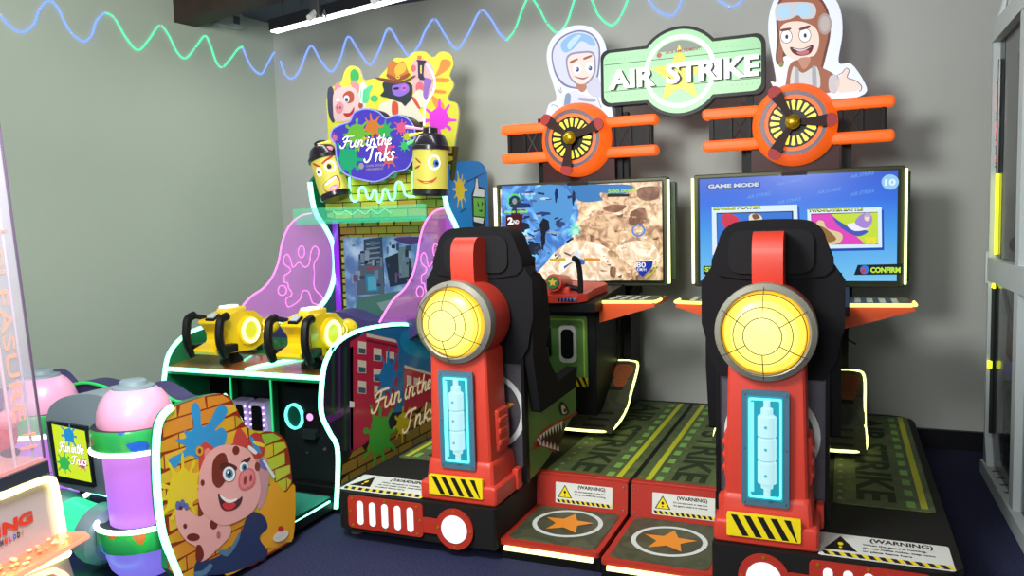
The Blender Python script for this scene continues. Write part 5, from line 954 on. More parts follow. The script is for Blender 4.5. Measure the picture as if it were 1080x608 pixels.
# guns
def gun(x, y, z):
    root = None; W = .075
    f = MB(); f.lathe((x, y, z - .01), (0, 0, 1), [(.065, 0), (.062, .02), (.035, .05), (.03, .09)], BLACK, 20); f.tube([(x, y, z + .08), (x, y, z + .1)], .03, BLACK); root = obj('mounted_gun', f, t)
    f = MB(); fr = FX(x - W); pr = [(y - .2, .09), (y - .19, .06), (y + .1, .05), (y + .2, .08), (y + .2, .12), (y + .17, .15), (y + .19, .22), (y + .12, .27), (y - .02, .28), (y - .09, .265), (y - .16, .235), (y - .13, .2), (y - .10, .17), (y - .10, .12)]
    f.slab(fr, [(a, z + b_) for a, b_ in pr], 0, 2 * W, YEL)
    f.box((x, y + .02, z + .285), (.07, .16, .03), mat((236, 210, 60), .3), bev=.01)
    gb = obj('gun_body', f, root, bev=.014)
    f = MB(); f.cyl((x, y + .17, z + .16), (x, y + .30, z + .155), .035, E((255, 225, 120), 1.6), 20); f.lathe((x, y + .29, z + .155), (0, 1, 0), [(.038, 0), (.05, .02), (.055, .05), (.045, .075), (.02, .085)], YEL, 20)
    for i in range(4): f.lathe((x, y + .19 + i * .03, z + .158), (0, 1, 0), [(.038, 0), (.04, .006), (.038, .012)], YEL, 16)
    obj('nozzle', f, root)
    f = MB(); f.box((x, y - .0, z + .305), (.05, .1, .014), E((250, 250, 255), 2.5), bev=.004); obj('top_light', f, root)
    f = MB(); f.box((x, y - .125, z + .258), (.06, .06, .012), BLACK, bev=.004, rot=Matrix.Rotation(.5, 3, 'X')); f.box((x, y - .127, z + .266), (.044, .04, .006), mat((180, 190, 195), .3), rot=Matrix.Rotation(.5, 3, 'X')); obj('rear_display', f, root)
    for q in (-1, 1):
        f = MB(); fx = FX(x + W) if q > 0 else Fr((x - W, 0, 0), (0, -1, 0), (0, 0, 1)); k = q
        f.lathe(fx.P(k * (y + .06), z + .165, 0), fx.n, [(.085, -.01), (.085, .012), (.07, .02), (.0, .02)], YEL, 32); f.ring(fx, ell(k * (y + .06), z + .165, .072, n=36), ell(k * (y + .06), z + .165, .052, n=36), .018, .026, E((255, 245, 140), 3)); f.slab(fx, ell(k * (y + .06), z + .165, .052, n=24), .018, .021, mat((196, 190, 40), .3, emit=.5, ecol=(210, 220, 60))); obj('ring_light', f, root)
        f = MB(); hx = x + q * .115; f.tube(smooth([(hx, y - .14, z + .27), (hx, y - .185, z + .255), (hx, y - .2, z + .21), (hx, y - .205, z + .15), (hx, y - .19, z + .09), (hx, y - .17, z + .05)], 3, False), .023, BLACK, 8); f.tube([(x + q * .06, y - .11, z + .25), (hx, y - .15, z + .268)], .014, BLACKM, 8); f.box((x + q * .1, y - .13, z + .09), (.05, .11, .045), BLACK, bev=.008); obj('handle', f, root)
    return root
gun(-3.17, 3.42, .775); gun(-2.60, 3.40, .775)
# ================================================================== BENCH OF THE PAINT GAME (seen from behind)
t = thing('paint_tube_bench', 'double seat of the paint game with glowing paint tubes and a cartoon pig side panel', 'bench', (-2.92, 2.5, 0))
FP = FX(-2.40); cp = cr(150, 400, 2.924)
po = [(185, 608), (176, 577), (170, 555), (166, 520), (164.5, 480), (166.5, 452), (172, 438), (181, 430), (205, 421), (225, 416.5), (236, 416), (243, 420), (250, 432), (255, 442), (262, 452), (275, 455), (290, 456), (299, 462), (304, 474), (308, 505), (309.5, 545), (309, 566), (303, 574), (280, 588), (258, 600)]
PO = smooth(FP.pxs(po), 3); PO += [(2.42, .03), (2.30, .035)]
SKC = (244, 178, 172)
f = MB(); f.slab(FP, PO, -.03, 0, mat((150, 40, 20), .4, coat=.3), GRN); sp = obj('pig_side_panel', f, t)
f = MB()
def pk2(a, b_):
    R1 = random.Random(int(a * 60) * 17 + int(b_ * 60)); g = min(1, max(0, (a - 2.62) / .18)) * (1 if b_ > .25 else .3)
    c0 = R1.choice(((226, 168, 40), (220, 150, 36), (228, 182, 50), (222, 140, 40))); c1 = R1.choice(((190, 210, 50), (150, 200, 60), (210, 200, 50)))
    return mat(tuple(int(x + (y - x) * g) for x, y in zip(c0, c1)), .4, coat=.3)
bricks(f, FP, PO, .155, .062, .006, .001, pk2, 2.12, 3.0, .03, .86)
q = lambda c, d, *p, sm=True: f.poly(FP, smooth(FP.pxs(cp(*p)), 4) if sm else FP.pxs(cp(*p)), .0012 + d, mat(c, .4, coat=.3))
q((40, 150, 210), .0005, (165, 72), (178, 95), (182, 145), (205, 135), (225, 95), (245, 78), (262, 95), (250, 125), (228, 150), (225, 160), (245, 150), (260, 170), (250, 210), (230, 235), (200, 240), (175, 250), (150, 235), (125, 245), (100, 275), (80, 265), (85, 245), (115, 230), (135, 210), (110, 195), (102, 185), (125, 185), (135, 178), (128, 160), (150, 160), (158, 140), (150, 90))
f.poly(FP, splat(*FP.px(*cp((125, 345))[0]), .165, 12, 31), .0024, mat((236, 206, 40), .4, coat=.3))
q((238, 170, 40), .0009, (470, 330), (465, 490), (430, 500), (405, 520), (360, 515), (370, 480), (350, 470), (310, 465), (325, 430), (355, 420), (370, 380), (395, 330), (380, 310), (420, 325), (440, 350))
q((236, 170, 40), .0009, (255, 600), (300, 585), (350, 550), (360, 556), (300, 590), (265, 606)); q((180, 60, 30), .0008, (85, 390), (128, 385), (128, 396), (85, 400), sm=False)
# overalls, body, arm
q((44, 60, 100), .0015, (165, 565), (200, 560), (260, 530), (300, 480), (320, 430), (345, 410), (375, 425), (385, 460), (360, 490), (385, 540), (330, 575), (260, 600), (190, 606), (160, 606))
q((90, 130, 160), .002, (235, 528), (270, 520), (300, 470), (295, 500), (265, 545), (240, 540)); q((90, 130, 160), .002, (160, 595), (185, 590), (205, 570), (215, 578), (190, 606), (160, 606))
q(SKC, .0022, (100, 420), (105, 400), (130, 400), (150, 410), (175, 425), (200, 400), (260, 440), (270, 480), (225, 530), (190, 560), (165, 560), (165, 520), (135, 500), (110, 465))
q((100, 110, 170), .0026, *ell(108, 390, 8, 14, 10)); q((100, 110, 170), .0026, *ell(122, 384, 8, 13, 10)); q((100, 110, 170), .0026, *ell(134, 394, 7, 12, 10)); q((60, 50, 90), .003, *ell(116, 398, 6, 6, 8))
q((120, 44, 30), .0028, *ell(155, 488, 20, 12, 10)); q((120, 44, 30), .0028, *ell(130, 454, 6, 8, 8)); q((120, 44, 30), .0028, (165, 515), (180, 515), (188, 545), (175, 565), (163, 555)); q((120, 44, 30), .0028, *ell(218, 448, 12, 16, 10)); q((130, 48, 32), .0024, (175, 370), (190, 365), (196, 385), (185, 420), (170, 418))
q((206, 150, 160), .0022, (345, 250), (380, 245), (390, 290), (385, 340), (375, 380), (355, 400), (355, 340)); q((226, 236, 240), .0042, (368, 252), (374, 248), (408, 300), (402, 308), sm=False); q((110, 110, 180), .0036, (360, 245), (385, 262), (385, 280), (362, 270))
q((190, 60, 50), .0026, (325, 185), (350, 165), (370, 185), (375, 225), (360, 245), (335, 235)); q((60, 150, 210), .003, (330, 175), (350, 195), (365, 230), (350, 222), (335, 200)); q((240, 210, 60), .0032, (340, 190), (372, 200), (372, 210), (345, 202)); q((240, 240, 240), .0032, (328, 205), (352, 225), (345, 232), (326, 216))
# ears and head
q((206, 70, 64), .003, (172, 245), (178, 205), (195, 195), (220, 215), (225, 250), (200, 290), (185, 310), (174, 285)); q((240, 140, 140), .0034, (190, 220), (205, 215), (212, 245), (196, 270), (190, 250)); q((206, 70, 64), .003, (278, 200), (288, 160), (300, 152), (318, 175), (325, 205), (300, 215))
q((230, 160, 50), .0038, *ell(174, 222, 12, 15, 12)); q((120, 60, 30), .0042, *ell(174, 222, 5, 8, 10))
q(SKC, .0036, (172, 320), (176, 280), (200, 230), (240, 205), (290, 205), (325, 220), (345, 250), (358, 300), (362, 350), (345, 400), (310, 430), (250, 452), (205, 430), (178, 400), (170, 360))
q((120, 44, 30), .0042, (212, 300), (214, 260), (228, 235), (250, 228), (260, 250), (262, 290), (250, 320), (232, 336), (216, 322)); q((120, 44, 30), .0042, *ell(286, 220, 11, 14, 10)); q((120, 44, 30), .0042, *ell(183, 320, 6, 10, 10)); q((120, 44, 30), .0042, *ell(352, 270, 8, 14, 10))
q((80, 34, 30), .005, (238, 262), (262, 258), (288, 270), (284, 282), (258, 272), (240, 280)); q((80, 34, 30), .005, (302, 255), (330, 240), (326, 254), (306, 266))
q((150, 60, 60), .0046, *ell(264, 292, 22, 26, 14)); q((252, 252, 252), .0052, *ell(264, 293, 19, 23, 14)); q((70, 140, 170), .0058, *ell(264, 292, 12, 15, 12)); q((20, 24, 40), .0062, *ell(264, 292, 6, 8, 10)); q((255, 255, 255), .0066, *ell(260, 287, 3, 4, 8))
q((252, 252, 252), .0052, *ell(310, 273, 13, 17, 12)); q((70, 140, 170), .0058, *ell(311, 273, 8, 11, 12)); q((20, 24, 40), .0062, *ell(311, 273, 4, 6, 10))
q((226, 110, 114), .0056, (292, 320), (298, 290), (320, 274), (340, 280), (346, 305), (338, 330), (315, 342), (298, 338)); q((238, 140, 140), .0059, (297, 318), (302, 294), (320, 280), (336, 286), (340, 306), (332, 325), (314, 335), (302, 332)); q((150, 50, 60), .0064, *ell(313, 312, 5, 14, 10, rot=.1)); q((150, 50, 60), .0064, *ell(331, 305, 4, 12, 10, rot=.1))
q((70, 20, 26), .0052, (230, 355), (240, 358), (262, 375), (290, 372), (305, 362), (300, 385), (280, 402), (255, 406), (238, 392)); q((214, 50, 60), .0058, (242, 388), (262, 378), (285, 385), (275, 400), (256, 404)); q((250, 250, 245), .0062, (236, 356), (262, 372), (288, 368), (284, 376), (262, 382), (242, 370)); q((190, 110, 110), .0045, *ell(232, 480, 6, 10, 8))
q((230, 225, 215), .005, *ell(424, 484, 26, 15, 14, rot=-.5)); q((200, 50, 50), .0056, *ell(424, 462, 9, 9, 10)); f.text(FP, 'Joy', *FP.px(*cp((404, 496))[0]), *FP.px(*cp((444, 474))[0]), .0078, mat((120, 40, 40), .4), bold=.03, shear=.3)
obj('pig_artwork', f, sp)
f = MB(); L_ = [FP.P(a, b_, .0) for a, b_ in smooth(FP.pxs([(190, 612), (176, 577), (170, 555), (166, 520), (164.5, 480), (166.5, 452), (172, 438), (181, 430)]), 4, False)]; f.tube(L_, .014, LEDG, 8); obj('light_strip', f, sp)
f = MB(); f.tube([FP.P(a, b_, -.012) for a, b_ in smooth(FP.pxs([(239, 417), (247, 427), (252, 437), (257, 446)]), 4, False)], .0085, LEDG, 8); obj('light_strip', f, sp)
f = MB(); fr = FX(-3.44); f.slab(fr, PO, -.02, 0, mat((60, 40, 110), .4), GRN); obj('far_side_panel', f, t)
for a, b_ in ((-2.45, 2.75), (-2.5, 2.2), (-3.4, 2.75), (-3.4, 2.2)):
    f = MB(); f.cyl((a, b_, 0), (a, b_, .012), .028, STEEL); f.cyl((a, b_, .01), (a, b_, .07), .01, STEEL, 10); obj('levelling_foot', f, t)
f = MB(); f.bx(-3.43, -2.43, 2.08, 2.96, .05, .13, mat((20, 40, 34), .35), .01); bs = obj('bench_base', f, t)
f = MB(); f.tube([(-3.43, 2.072, .14), (-2.42, 2.072, .14)], .011, LEDG, 8); obj('light_strip', f, bs)
f = MB(); f.bx(-3.38, -2.46, 2.42, 2.94, .13, .42, mat((40, 36, 70), .5)); f.box((-2.92, 2.68, .46), (.92, .5, .1), mat((60, 50, 110), .6), bev=.03); obj('seat_cushion', f, t)
# wavy back
FBk = FY(2.50); ar = FBk.pxs([(34, 400), (42, 393), (52, 396), (60, 404), (66, 411), (72, 408), (82, 404), (94, 403), (108, 406), (122, 411), (130, 416), (138, 413), (150, 407), (160, 407), (172, 413), (184, 421), (194, 423), (206, 422)])
ar = smooth(ar, 4, False); x0, x1 = ar[0][0], ar[-1][0]
f = MB(); f.slab(FBk, ar + [(x1, .45), (x0, .45)], -.10, 0, mat((52, 46, 92), .55)); bk_ = obj('backrest', f, t, bev=.01)
f = MB(); f.tube([FBk.P(a, b_ - .004, .006) for a, b_ in ar], .007, mat((40, 190, 90), .4, emit=.35, ecol=(40, 200, 90)), 6); obj('green_piping', f, bk_)
# paint tubes
DG = mat((124, 140, 148), .5, name='blue_grey_plastic')
BAND = ramp_mat('green_blue_splash', [(0, (30, 90, 190)), (.40, (36, 160, 80)), (.60, (40, 170, 70)), (.68, (200, 110, 50))], scale=7, detail=1, rough=.35, coat=.4)
def tubeg(M0, z0, z1, c0, c1, e, nm):
    M = bpy.data.materials.new(nm); M.use_nodes = True; nt = M.node_tree; b = nt.nodes['Principled BSDF']; b.inputs['Roughness'].default_value = .35
    b.inputs['Base Color'].default_value = lin([x * .5 for x in c0]); b.inputs['Emission Color'].default_value = lin(c1); b.inputs['Emission Strength'].default_value = e; return M
PURP = E((190, 110, 255), 1.0); PKD = mat((226, 160, 190), .35, emit=.16, ecol=(240, 150, 200), coat=.3)
GLOWP = bpy.data.materials.new('purple_glow'); GLOWP.use_nodes = True      # pink towards the shoulder, violet below: the tube's glow gradient put into its emission colour
nt = GLOWP.node_tree; b = nt.nodes['Principled BSDF']; b.inputs['Roughness'].default_value = .5; b.inputs['Base Color'].default_value = lin((120, 60, 140))
tc = nt.nodes.new('ShaderNodeTexCoord'); sx_ = nt.nodes.new('ShaderNodeSeparateXYZ'); mr = nt.nodes.new('ShaderNodeMapRange'); r_ = nt.nodes.new('ShaderNodeValToRGB')
nt.links.new(tc.outputs['Object'], sx_.inputs[0]); mr.inputs['From Min'].default_value = .35; mr.inputs['From Max'].default_value = .66; nt.links.new(sx_.outputs['Z'], mr.inputs['Value']); nt.links.new(mr.outputs[0], r_.inputs[0])
r_.color_ramp.elements[0].color = lin((172, 112, 246)); r_.color_ramp.elements[1].color = lin((206, 130, 216)); nt.links.new(r_.outputs[0], b.inputs['Emission Color']); b.inputs['Emission Strength'].default_value = .9
def paint_tube(x, y, r):
    f = MB(); f.lathe((x, y, 0), (0, 0, 1), [(r * .8, .26), (r * .8, .74)], DG, 40); ptb = obj('paint_tube', f, t)
    f = MB(); f.lathe((x, y, 0), (0, 0, 1), [(r * .4, .12), (r * .7, .135), (r * .9, .17), (r * 1.0, .22), (r * 1.0, .265)], E((140, 125, 250), .75), 40); obj('tube_bottom', f, ptb)
    f = MB(); f.lathe((x, y, 0), (0, 0, 1), [(r * .84, .35), (r * .87, .45), (r * .94, .655)], GLOWP, 40); obj('glow_body', f, ptb)
    f = MB(); f.lathe((x, y, 0), (0, 0, 1), [(r * 1.0, .735), (r * 1.03, .76), (r * 1.0, .80), (r * .9, .84), (r * .74, .87), (r * .55, .89), (r * .4, .898)], PKD, 40); obj('tube_shoulder', f, ptb)
    f = MB(); f.lathe((x, y, 0), (0, 0, 1), [(r * .60, .878), (r * .56, .895), (r * .4, .9), (r * .36, .915), (r * .30, .92), (0, .92)], DG, 32); obj('tube_cap', f, ptb)
    for z0, z1, lz in ((.662, .745, .655), (.262, .345, .352)):
        f = MB(); f.lathe((x, y, 0), (0, 0, 1), [(r * 1.0, z0 - .004), (r * 1.18, z0), (r * 1.2, z0 + .01), (r * 1.2, z1 - .01), (r * 1.17, z1), (r * .9, z1)], BAND, 40, [BAND, BAND, BAND, BAND, mat((40, 36, 44), .4)]); obj('printed_band', f, ptb)
        f = MB(); f.tube([(x + r * 1.19 * math.cos(2 * PI * k / 40), y + r * 1.19 * math.sin(2 * PI * k / 40), lz) for k in range(40)], .0095, LEDW, 8, True); obj('light_ring', f, ptb)
paint_tube(-2.615, 2.27, .14); paint_tube(-3.24, 2.33, .14)
# grey screen housing
f = MB(); FBx = FY(2.20)
bo = smooth(FBx.pxs([(48, 452), (50, 436), (55, 427), (68, 419), (92, 416), (112, 420), (121, 426), (124, 440), (126, 470), (128, 510), (124, 522), (105, 522), (84, 518), (62, 511), (56, 500)]), 4)
f.slab(FBx, bo, -.22, .0, DG); gh = obj('screen_pod', f, t, bev=.02)
f = MB(); fr = FY(2.195); bz = fr.pxs([(51.5, 444), (92.5, 450), (101, 514), (62, 508)]); f.slab(fr, bz, -.01, .01, mat((26, 30, 36), .3)); fr2 = FY(2.183)
s_ = fr2.pxs([(54.4, 447.5), (89.2, 455), (96.7, 509.4), (61.9, 502)]); f.poly(fr2, s_, 0, G((215, 240, 50), .95))
c6 = cr(0, 380, 2.667)
f.poly(fr2, splat(*fr2.px(*c6((195, 212))[0]), .06, 8, 4), .001, G((40, 150, 220), .9)); f.poly(fr2, splat(*fr2.px(*c6((182, 290))[0]), .055, 8, 6), .0012, G((60, 190, 90), .9)); f.poly(fr2, splat(*fr2.px(*c6((232, 293))[0]), .035, 7, 8), .0014, G((220, 60, 150), .9))
a, b_ = fr2.px(*c6((168, 262))[0]); a2, b2 = fr2.px(*c6((236, 240))[0]); a3, b3 = fr2.px(*c6((200, 284))[0]); a4, b4 = fr2.px(*c6((243, 258))[0])
fun(f, fr2, (a, b_ + .008, a2, b_ + .05), (a3, b3 - .012, a4, b3 + .026), .002, (255, 255, 255), .95, (90, 60, 80), .2, slope=0)
obj('pod_screen', f, gh)
f = MB(); f.tube([(-2.98, 2.24, .455), (-2.74, 2.24, .44)], .012, LEDG, 8); obj('light_strip', f, gh)
# lying glow cylinder
cyx = V((-3.075, 2.22, .325)); cy1 = V((-2.745, 2.24, .265)); ax = cy1 - cyx; Lc = ax.length
f = MB(); f.lathe(cyx, ax, [(.0, -.02), (.08, -.02), (.112, .0), (.115, .06), (.1, .085), (.098, .09)], DG, 40); dr = obj('glow_drum', f, t)
f = MB(); f.lathe(cyx, ax, [(.098, .085), (.098, .235)], E((60, 240, 170), 1.05), 40); obj('glow_window', f, dr)
f = MB(); f.lathe(cyx, ax, [(.1, .225), (.118, .24), (.125, .27), (.122, .31), (.095, .335), (.0, .34)], DG, 40); obj('drum_end', f, dr)

# ================================================================== SWEET MACHINE at the left edge
D1 = V((-.211, .977, 0)).normalized(); N1 = V((.977, .211, 0))
far = CAM + ray(76, 560) * (1.86 / ray(76, 560).y); far.z = 0
t = thing('candy_machine', 'white claw machine at the left edge with clear case and pink lit red plush inside', 'arcade machine', (far.x, far.y, 0))
FM = Fr((far.x, far.y, 0), D1, (0, 0, 1))            # a: along the face (0 at the far corner, negative to the viewer)
WG = mat((206, 198, 206), .4, name='pale_grey_panel')
fp = lambda *p: FM.pxs(list(p))
f = MB(); b0 = fp((48, 483), (72, 600)); zt = b0[0][1]; a0 = b0[0][0]
zt = fp((46, 497))[0][1]
cA_ = fp((79, 612), (64, 560), (50, 504)); f.slab(FM, [(-1.2, .03), (cA_[0][0] + .04, .03), cA_[0], cA_[1], cA_[2], (-1.2, cA_[2][1])], -.75, 0, WG); cb = obj('cabinet_base', f, t, bev=.01)
f = MB(); cB_ = fp((50, 505), (47.5, 486)); ax_ = cB_[1][0]; f.slab(FM, [(-1.2, cB_[0][1]), cB_[0], cB_[1], (-1.2, cB_[1][1])], -.76, .012, mat((44, 50, 66), .3)); f.slab(FM, [(-1.2, cB_[1][1]), (ax_, cB_[1][1]), (ax_, cB_[1][1] + .012), (-1.2, cB_[1][1] + .012)], -.76, .0, E((255, 170, 165), .7)); dk = obj('play_deck', f, t)
f = MB(); a, b_ = FM.px(22, 515); f.text(FM, 'FUNNING', a - .0, b_ - .012, a + .12, b_ + .018, .014, mat((120, 110, 120), .4), bold=.03, shear=.3); obj('deck_lettering', f, dk)
# lit door frame
dp = fp((-60, 545), (0, 522.5), (40, 507), (50, 507), (55, 514), (66, 578), (64, 586), (0, 612), (-60, 640)); f = MB()
f.tube([FM.P(a, b_, .01) for a, b_ in smooth(dp, 4, True)], .013, E((255, 250, 150), 3.5), 8, True); df = obj('door_frame_light', f, cb)
f = MB(); inn = fp((-60, 549), (0, 528), (38, 513), (44, 512), (56, 577), (0, 598), (-60, 618)); f.slab(FM, inn, 0, .004, mat((176, 170, 176), .3, emit=.1, ecol=(255, 220, 200)))
aa = FM.px(1, 566); bb = FM.px(33, 549); f.text(FM, 'NG', aa[0] , aa[1] , bb[0], aa[1] + .042, .007, mat((214, 60, 40), .4), bold=.06); f.text(FM, 'I', aa[0] - .016, aa[1], aa[0] - .006, aa[1] + .042, .007, mat((214, 60, 40), .4), bold=.06)
for i, (ch, c) in enumerate(zip('MELODY', ((60, 60, 90), (220, 60, 60), (170, 70, 160), (60, 90, 200), (60, 60, 60), (220, 130, 60)))):
    a = aa[0] - .012 + i * .0165; f.text(FM, ch, a, aa[1] - .028, a + .0125, aa[1] - .010, .007, mat(c, .4), bold=.06)
obj('door_window', f, df)
f = MB(); lo = fp((-60, 660), (0, 625), (48, 604), (60, 604), (70, 612), (74, 640)); f.tube([FM.P(a, b_, .006) for a, b_ in smooth(lo, 4, False)], .010, E((255, 190, 150), 2.5), 8); obj('lower_light', f, cb)
# tray
f = MB(); p0 = FM.px(0, 596); p1 = FM.px(64, 578); TR = glass((255, 130, 90), .2, .35, .35, 'orange_acrylic')
zz = (p0[1] + p1[1]) / 2 + .02; f.slab(Fr((far.x, far.y, zz), D1, tuple(N1)) if False else Fr((far.x, far.y, zz), N1, D1), [(0, p0[0] - .3), (.12, p0[0] - .3), (.12, p1[0] - .01), (.09, p1[0] + .01), (0, p1[0] + .01)], -.006, .006, TR)
try_ = obj('prize_tray', f, t)
f = MB(); fr = Fr((far.x, far.y, zz), N1, D1); f.tube([fr.P(.12, p0[0] - .3, .004), fr.P(.12, p1[0] - .01, .004), fr.P(.09, p1[0] + .01, .004), fr.P(.0, p1[0] + .01, .004)], .007, E((255, 150, 120), 1.6), 8)
obj('tray_rim', f, try_)
f = MB(); R_ = random.Random(5)
for i in range(46): f.sph(fr.P(R_.uniform(.02, .10), R_.uniform(p0[0] - .25, p1[0] - .05), .016), R_.uniform(.006, .010), mat(R_.choice(((250, 180, 120), (255, 210, 160), (240, 140, 100))), .5), (1, 1, .6), 8)
tag(obj('candy_pile', f, loc=fr.P(.08, p0[0], .01)), 'loose orange sweets lying on the glowing tray of the claw machine', 'sweets')['kind'] = 'stuff'
# clear case: the corner leans outwards to the top
base_c = FM.P(*FM.px(47, 483)); tp_ = FM.px(0, 140); lean = [(FM.px(47, 483)), tp_]
a0, z0 = lean[0]; a1, z1 = lean[1]; s_ = (a1 - a0) / (z1 - z0); ztop = z1 + .5; atop = a0 + s_ * (ztop - z0)
CL = glass((225, 215, 235), .05, .80, .02, 'clear_case')
f = MB(); f.slab(FM, [(-1.2, z0), (a0, z0), (atop, ztop), (-1.2, ztop)], -.006, .0, CL)
bk0 = lambda a, z: FM.P(a, z, -.7)
f.add([FM.P(a0, z0), FM.P(atop, ztop), bk0(atop, ztop), bk0(a0, z0)], [(0, 1, 2, 3)], CL, False); cs_ = obj('clear_case', f, t)
f = MB(); f.tube([FM.P(a0, z0), FM.P(atop, ztop)], .0045, mat((92, 76, 98), .3), 8); f.tube([FM.P(a0 - .035, z0, -.01), FM.P(atop - .035, ztop, -.01)], .004, mat((220, 210, 235), .2, .3), 6); f.tube([FM.P(a0 - .11, z0, -.01), FM.P(atop - .11, ztop, -.01)], .005, mat((236, 200, 210), .2), 6); obj('corner_post', f, cs_)
zA = FM.px(4, 262); zB = FM.px(25, 444); f = MB(); cxa = (zA[0] + zB[0]) / 2; cza = (zA[1] + zB[1]) / 2; Lh = (zA[1] - zB[1]) / 2; vs_, fs_ = glyphs('PLEASURE', .0, 0); a0_ = min(v[0] for v in vs_); a1_ = max(v[0] for v in vs_); b1_ = max(v[1] for v in vs_)
k_ = [(cxa - s_ * (v[0] - (a0_ + a1_) / 2) / (a1_ - a0_) * 2 * Lh + (v[1] / b1_ - .5) * .045 - .02, cza - (v[0] - (a0_ + a1_) / 2) / (a1_ - a0_) * 2 * Lh) for v in vs_]; f.add([FM.P(a, b_, -.0015) for a, b_ in k_], fs_, E((255, 150, 110), 1.3), False); obj('pillar_lettering', f, cs_)
f = MB()
for (u, v, w) in ((2, 244, 6), (26, 460, 12), (24, 474, 16)):
    a, b_ = FM.px(u, v); a2, b2 = FM.px(u + w, v - w * .22); f.tube([FM.P(a, b_, -.004), FM.P(a2, b2, -.004)], .0038, E((255, 130, 90), 1.5), 6)
obj('light_dashes', f, cs_)
f = MB(); f.slab(FM, [(-1.2, ztop), (atop, ztop), (atop, ztop + .12), (-1.2, ztop + .12)], -.72, .01, WG); obj('case_top', f, t)
# plush inside
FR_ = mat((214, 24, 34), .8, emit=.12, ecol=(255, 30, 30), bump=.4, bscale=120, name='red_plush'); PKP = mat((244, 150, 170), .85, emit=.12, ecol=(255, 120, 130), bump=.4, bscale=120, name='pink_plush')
pos = FM.P(*FM.px(-3, 452), -.16); r = .085
t2 = thing('plush_toy', 'red and pink plush toy sitting inside the clear case of the claw machine', 'plush toy', pos)
f = MB(); f.sph(pos + V((0, 0, -.03)), r, FR_, (1, 1, 1.05)); f.sph(pos + V((.03, .07, -.06)), .05, FR_, (1, 1, .8)); f.sph(pos + V((.03, -.08, -.07)), .05, FR_); obj('body', f, t2)
f = MB(); f.sph(pos + V((.01, 0, .10)), .075, PKP); f.sph(pos + V((.07, -.01, .09)), .03, PKP, (.8, 1, .8)); hdp = obj('head', f, t2)
for q in (-1, 1): f = MB(); f.sph(pos + V((0, q * .05, .165)), .024, PKP, (.6, 1, 1.2)); obj('ear', f, hdp)
f = MB()
for q in (-1, 1): f.sph(pos + V((.072, q * .03, .125)), .009, INK, seg=8); f.sph(pos + V((.098, -.01 + q * .01, .09)), .004, INK, seg=8)
obj('face', f, hdp)
pos2 = FM.P(*FM.px(34, 455), -.09)
t3 = thing('plush_toy', 'small pink plush toy with dark foot beside the near corner of the clear case', 'plush toy', pos2)
f = MB(); f.sph(pos2 + V((-.02, 0, -.02)), .04, FR_, (.8, 1, 1.4)); f.sph(pos2 + V((0, 0, -.075)), .026, mat((60, 20, 26), .7), (1.3, 1, .6)); obj('body', f, t3)
f = MB(); f.sph(pos2 + V((0, 0, .035)), .034, PKP); obj('head', f, t3)

# ================================================================== CRANE CABINET at the right edge
p0 = Uz(1033, 500, 0)
WF = mat((196, 204, 204), .45, 0, name='pale_metal'); DKW = glass((30, 34, 44), .06, .5, 0, 'smoked_glass')
t = thing('crane_cabinet', 'tall pale metal crane cabinet with dark glass at the right edge', 'arcade machine', (p0.x, p0.y, 0))
A0, B0 = p0.x + .02, p0.y + .02                       # far left corner post; the side runs towards the viewer
pn = Uz(1086, 590, 0); DR = (V((pn.x, pn.y, 0)) - V((A0, B0, 0))).normalized(); NR = V((DR.y, -DR.x, 0)) * 1
if NR.x > 0: NR = -NR
FC2 = Fr((A0, B0, 0), tuple(DR), (0, 0, 1))            # a towards the viewer
if FC2.n.x > 0: pass
sd = 1 if FC2.n.dot(NR) > 0 else -1
zc = lambda u, v: FC2.px(u, v)
f = MB(); L = 1.7
f.slab(FC2, [(-.03, .0), (L, .0), (L, .075), (-.03, .075)], -.14, .012, WF); rl = obj('base_rail', f, t, bev=.01)
for i in range(5): f = MB(); q = FC2.P(.08 + i * .12, .0765, -.03); f.box(q, (.035, .018, .003), mat((90, 94, 98), .4), rot=Matrix.Rotation(.6, 3, 'Z')); obj('rail_slot', f, rl)
zTop = zc(1043, 50)[1]; zm1 = zc(1043, 272)[1]; zm0 = zc(1043, 296)[1]; zT2 = zTop + .42
f = MB()
f.slab(FC2, [(0, .07), (.035, .07), (.035, zTop), (0, zTop)], -.06, .0, WF); a_s = FC2.px(1073, 160)[0]; f.slab(FC2, [(a_s, .07), (a_s + .09, .07), (a_s + .09, zTop), (a_s, zTop)], -.06, .0, WF)
f.slab(FC2, [(0, zm0), (L, zm0), (L, zm1), (0, zm1)], -.06, .004, WF); f.slab(FC2, [(0, zTop), (L, zTop), (L, zTop + .10), (.0, zTop + .10)], -.06, .004, WF); f.slab(FC2, [(.02, .07), (.12, .07), (.04, .22), (.02, .22)], -.05, 0, WF)
f.tube([FC2.P(0, zTop + .08, -.03), FC2.P(.07, zT2, -.1)], .022, WF, 8); f.tube([FC2.P(.2, zTop + .1, -.03), FC2.P(.27, zT2, -.1)], .01, WF, 8)
f.bx(A0 + .9, A0 + .94, B0 - .04, B0, .0, zTop, WF); f.slab(FC2, [(L - .05, .07), (L, .07), (L, zTop), (L - .05, zTop)], -.06, 0, WF); f.slab(FC2, [(-.008, zm0 - .02), (.02, zm0 - .02), (.02, zm0 + .16), (-.008, zm0 + .16)], -.02, .012, WF); f.slab(FC2, [(0, zT2), (L, zT2), (L, zT2 + .06), (0, zT2 + .06)], -.5, -.06, WF)
fm = obj('frame', f, t, bev=.004)
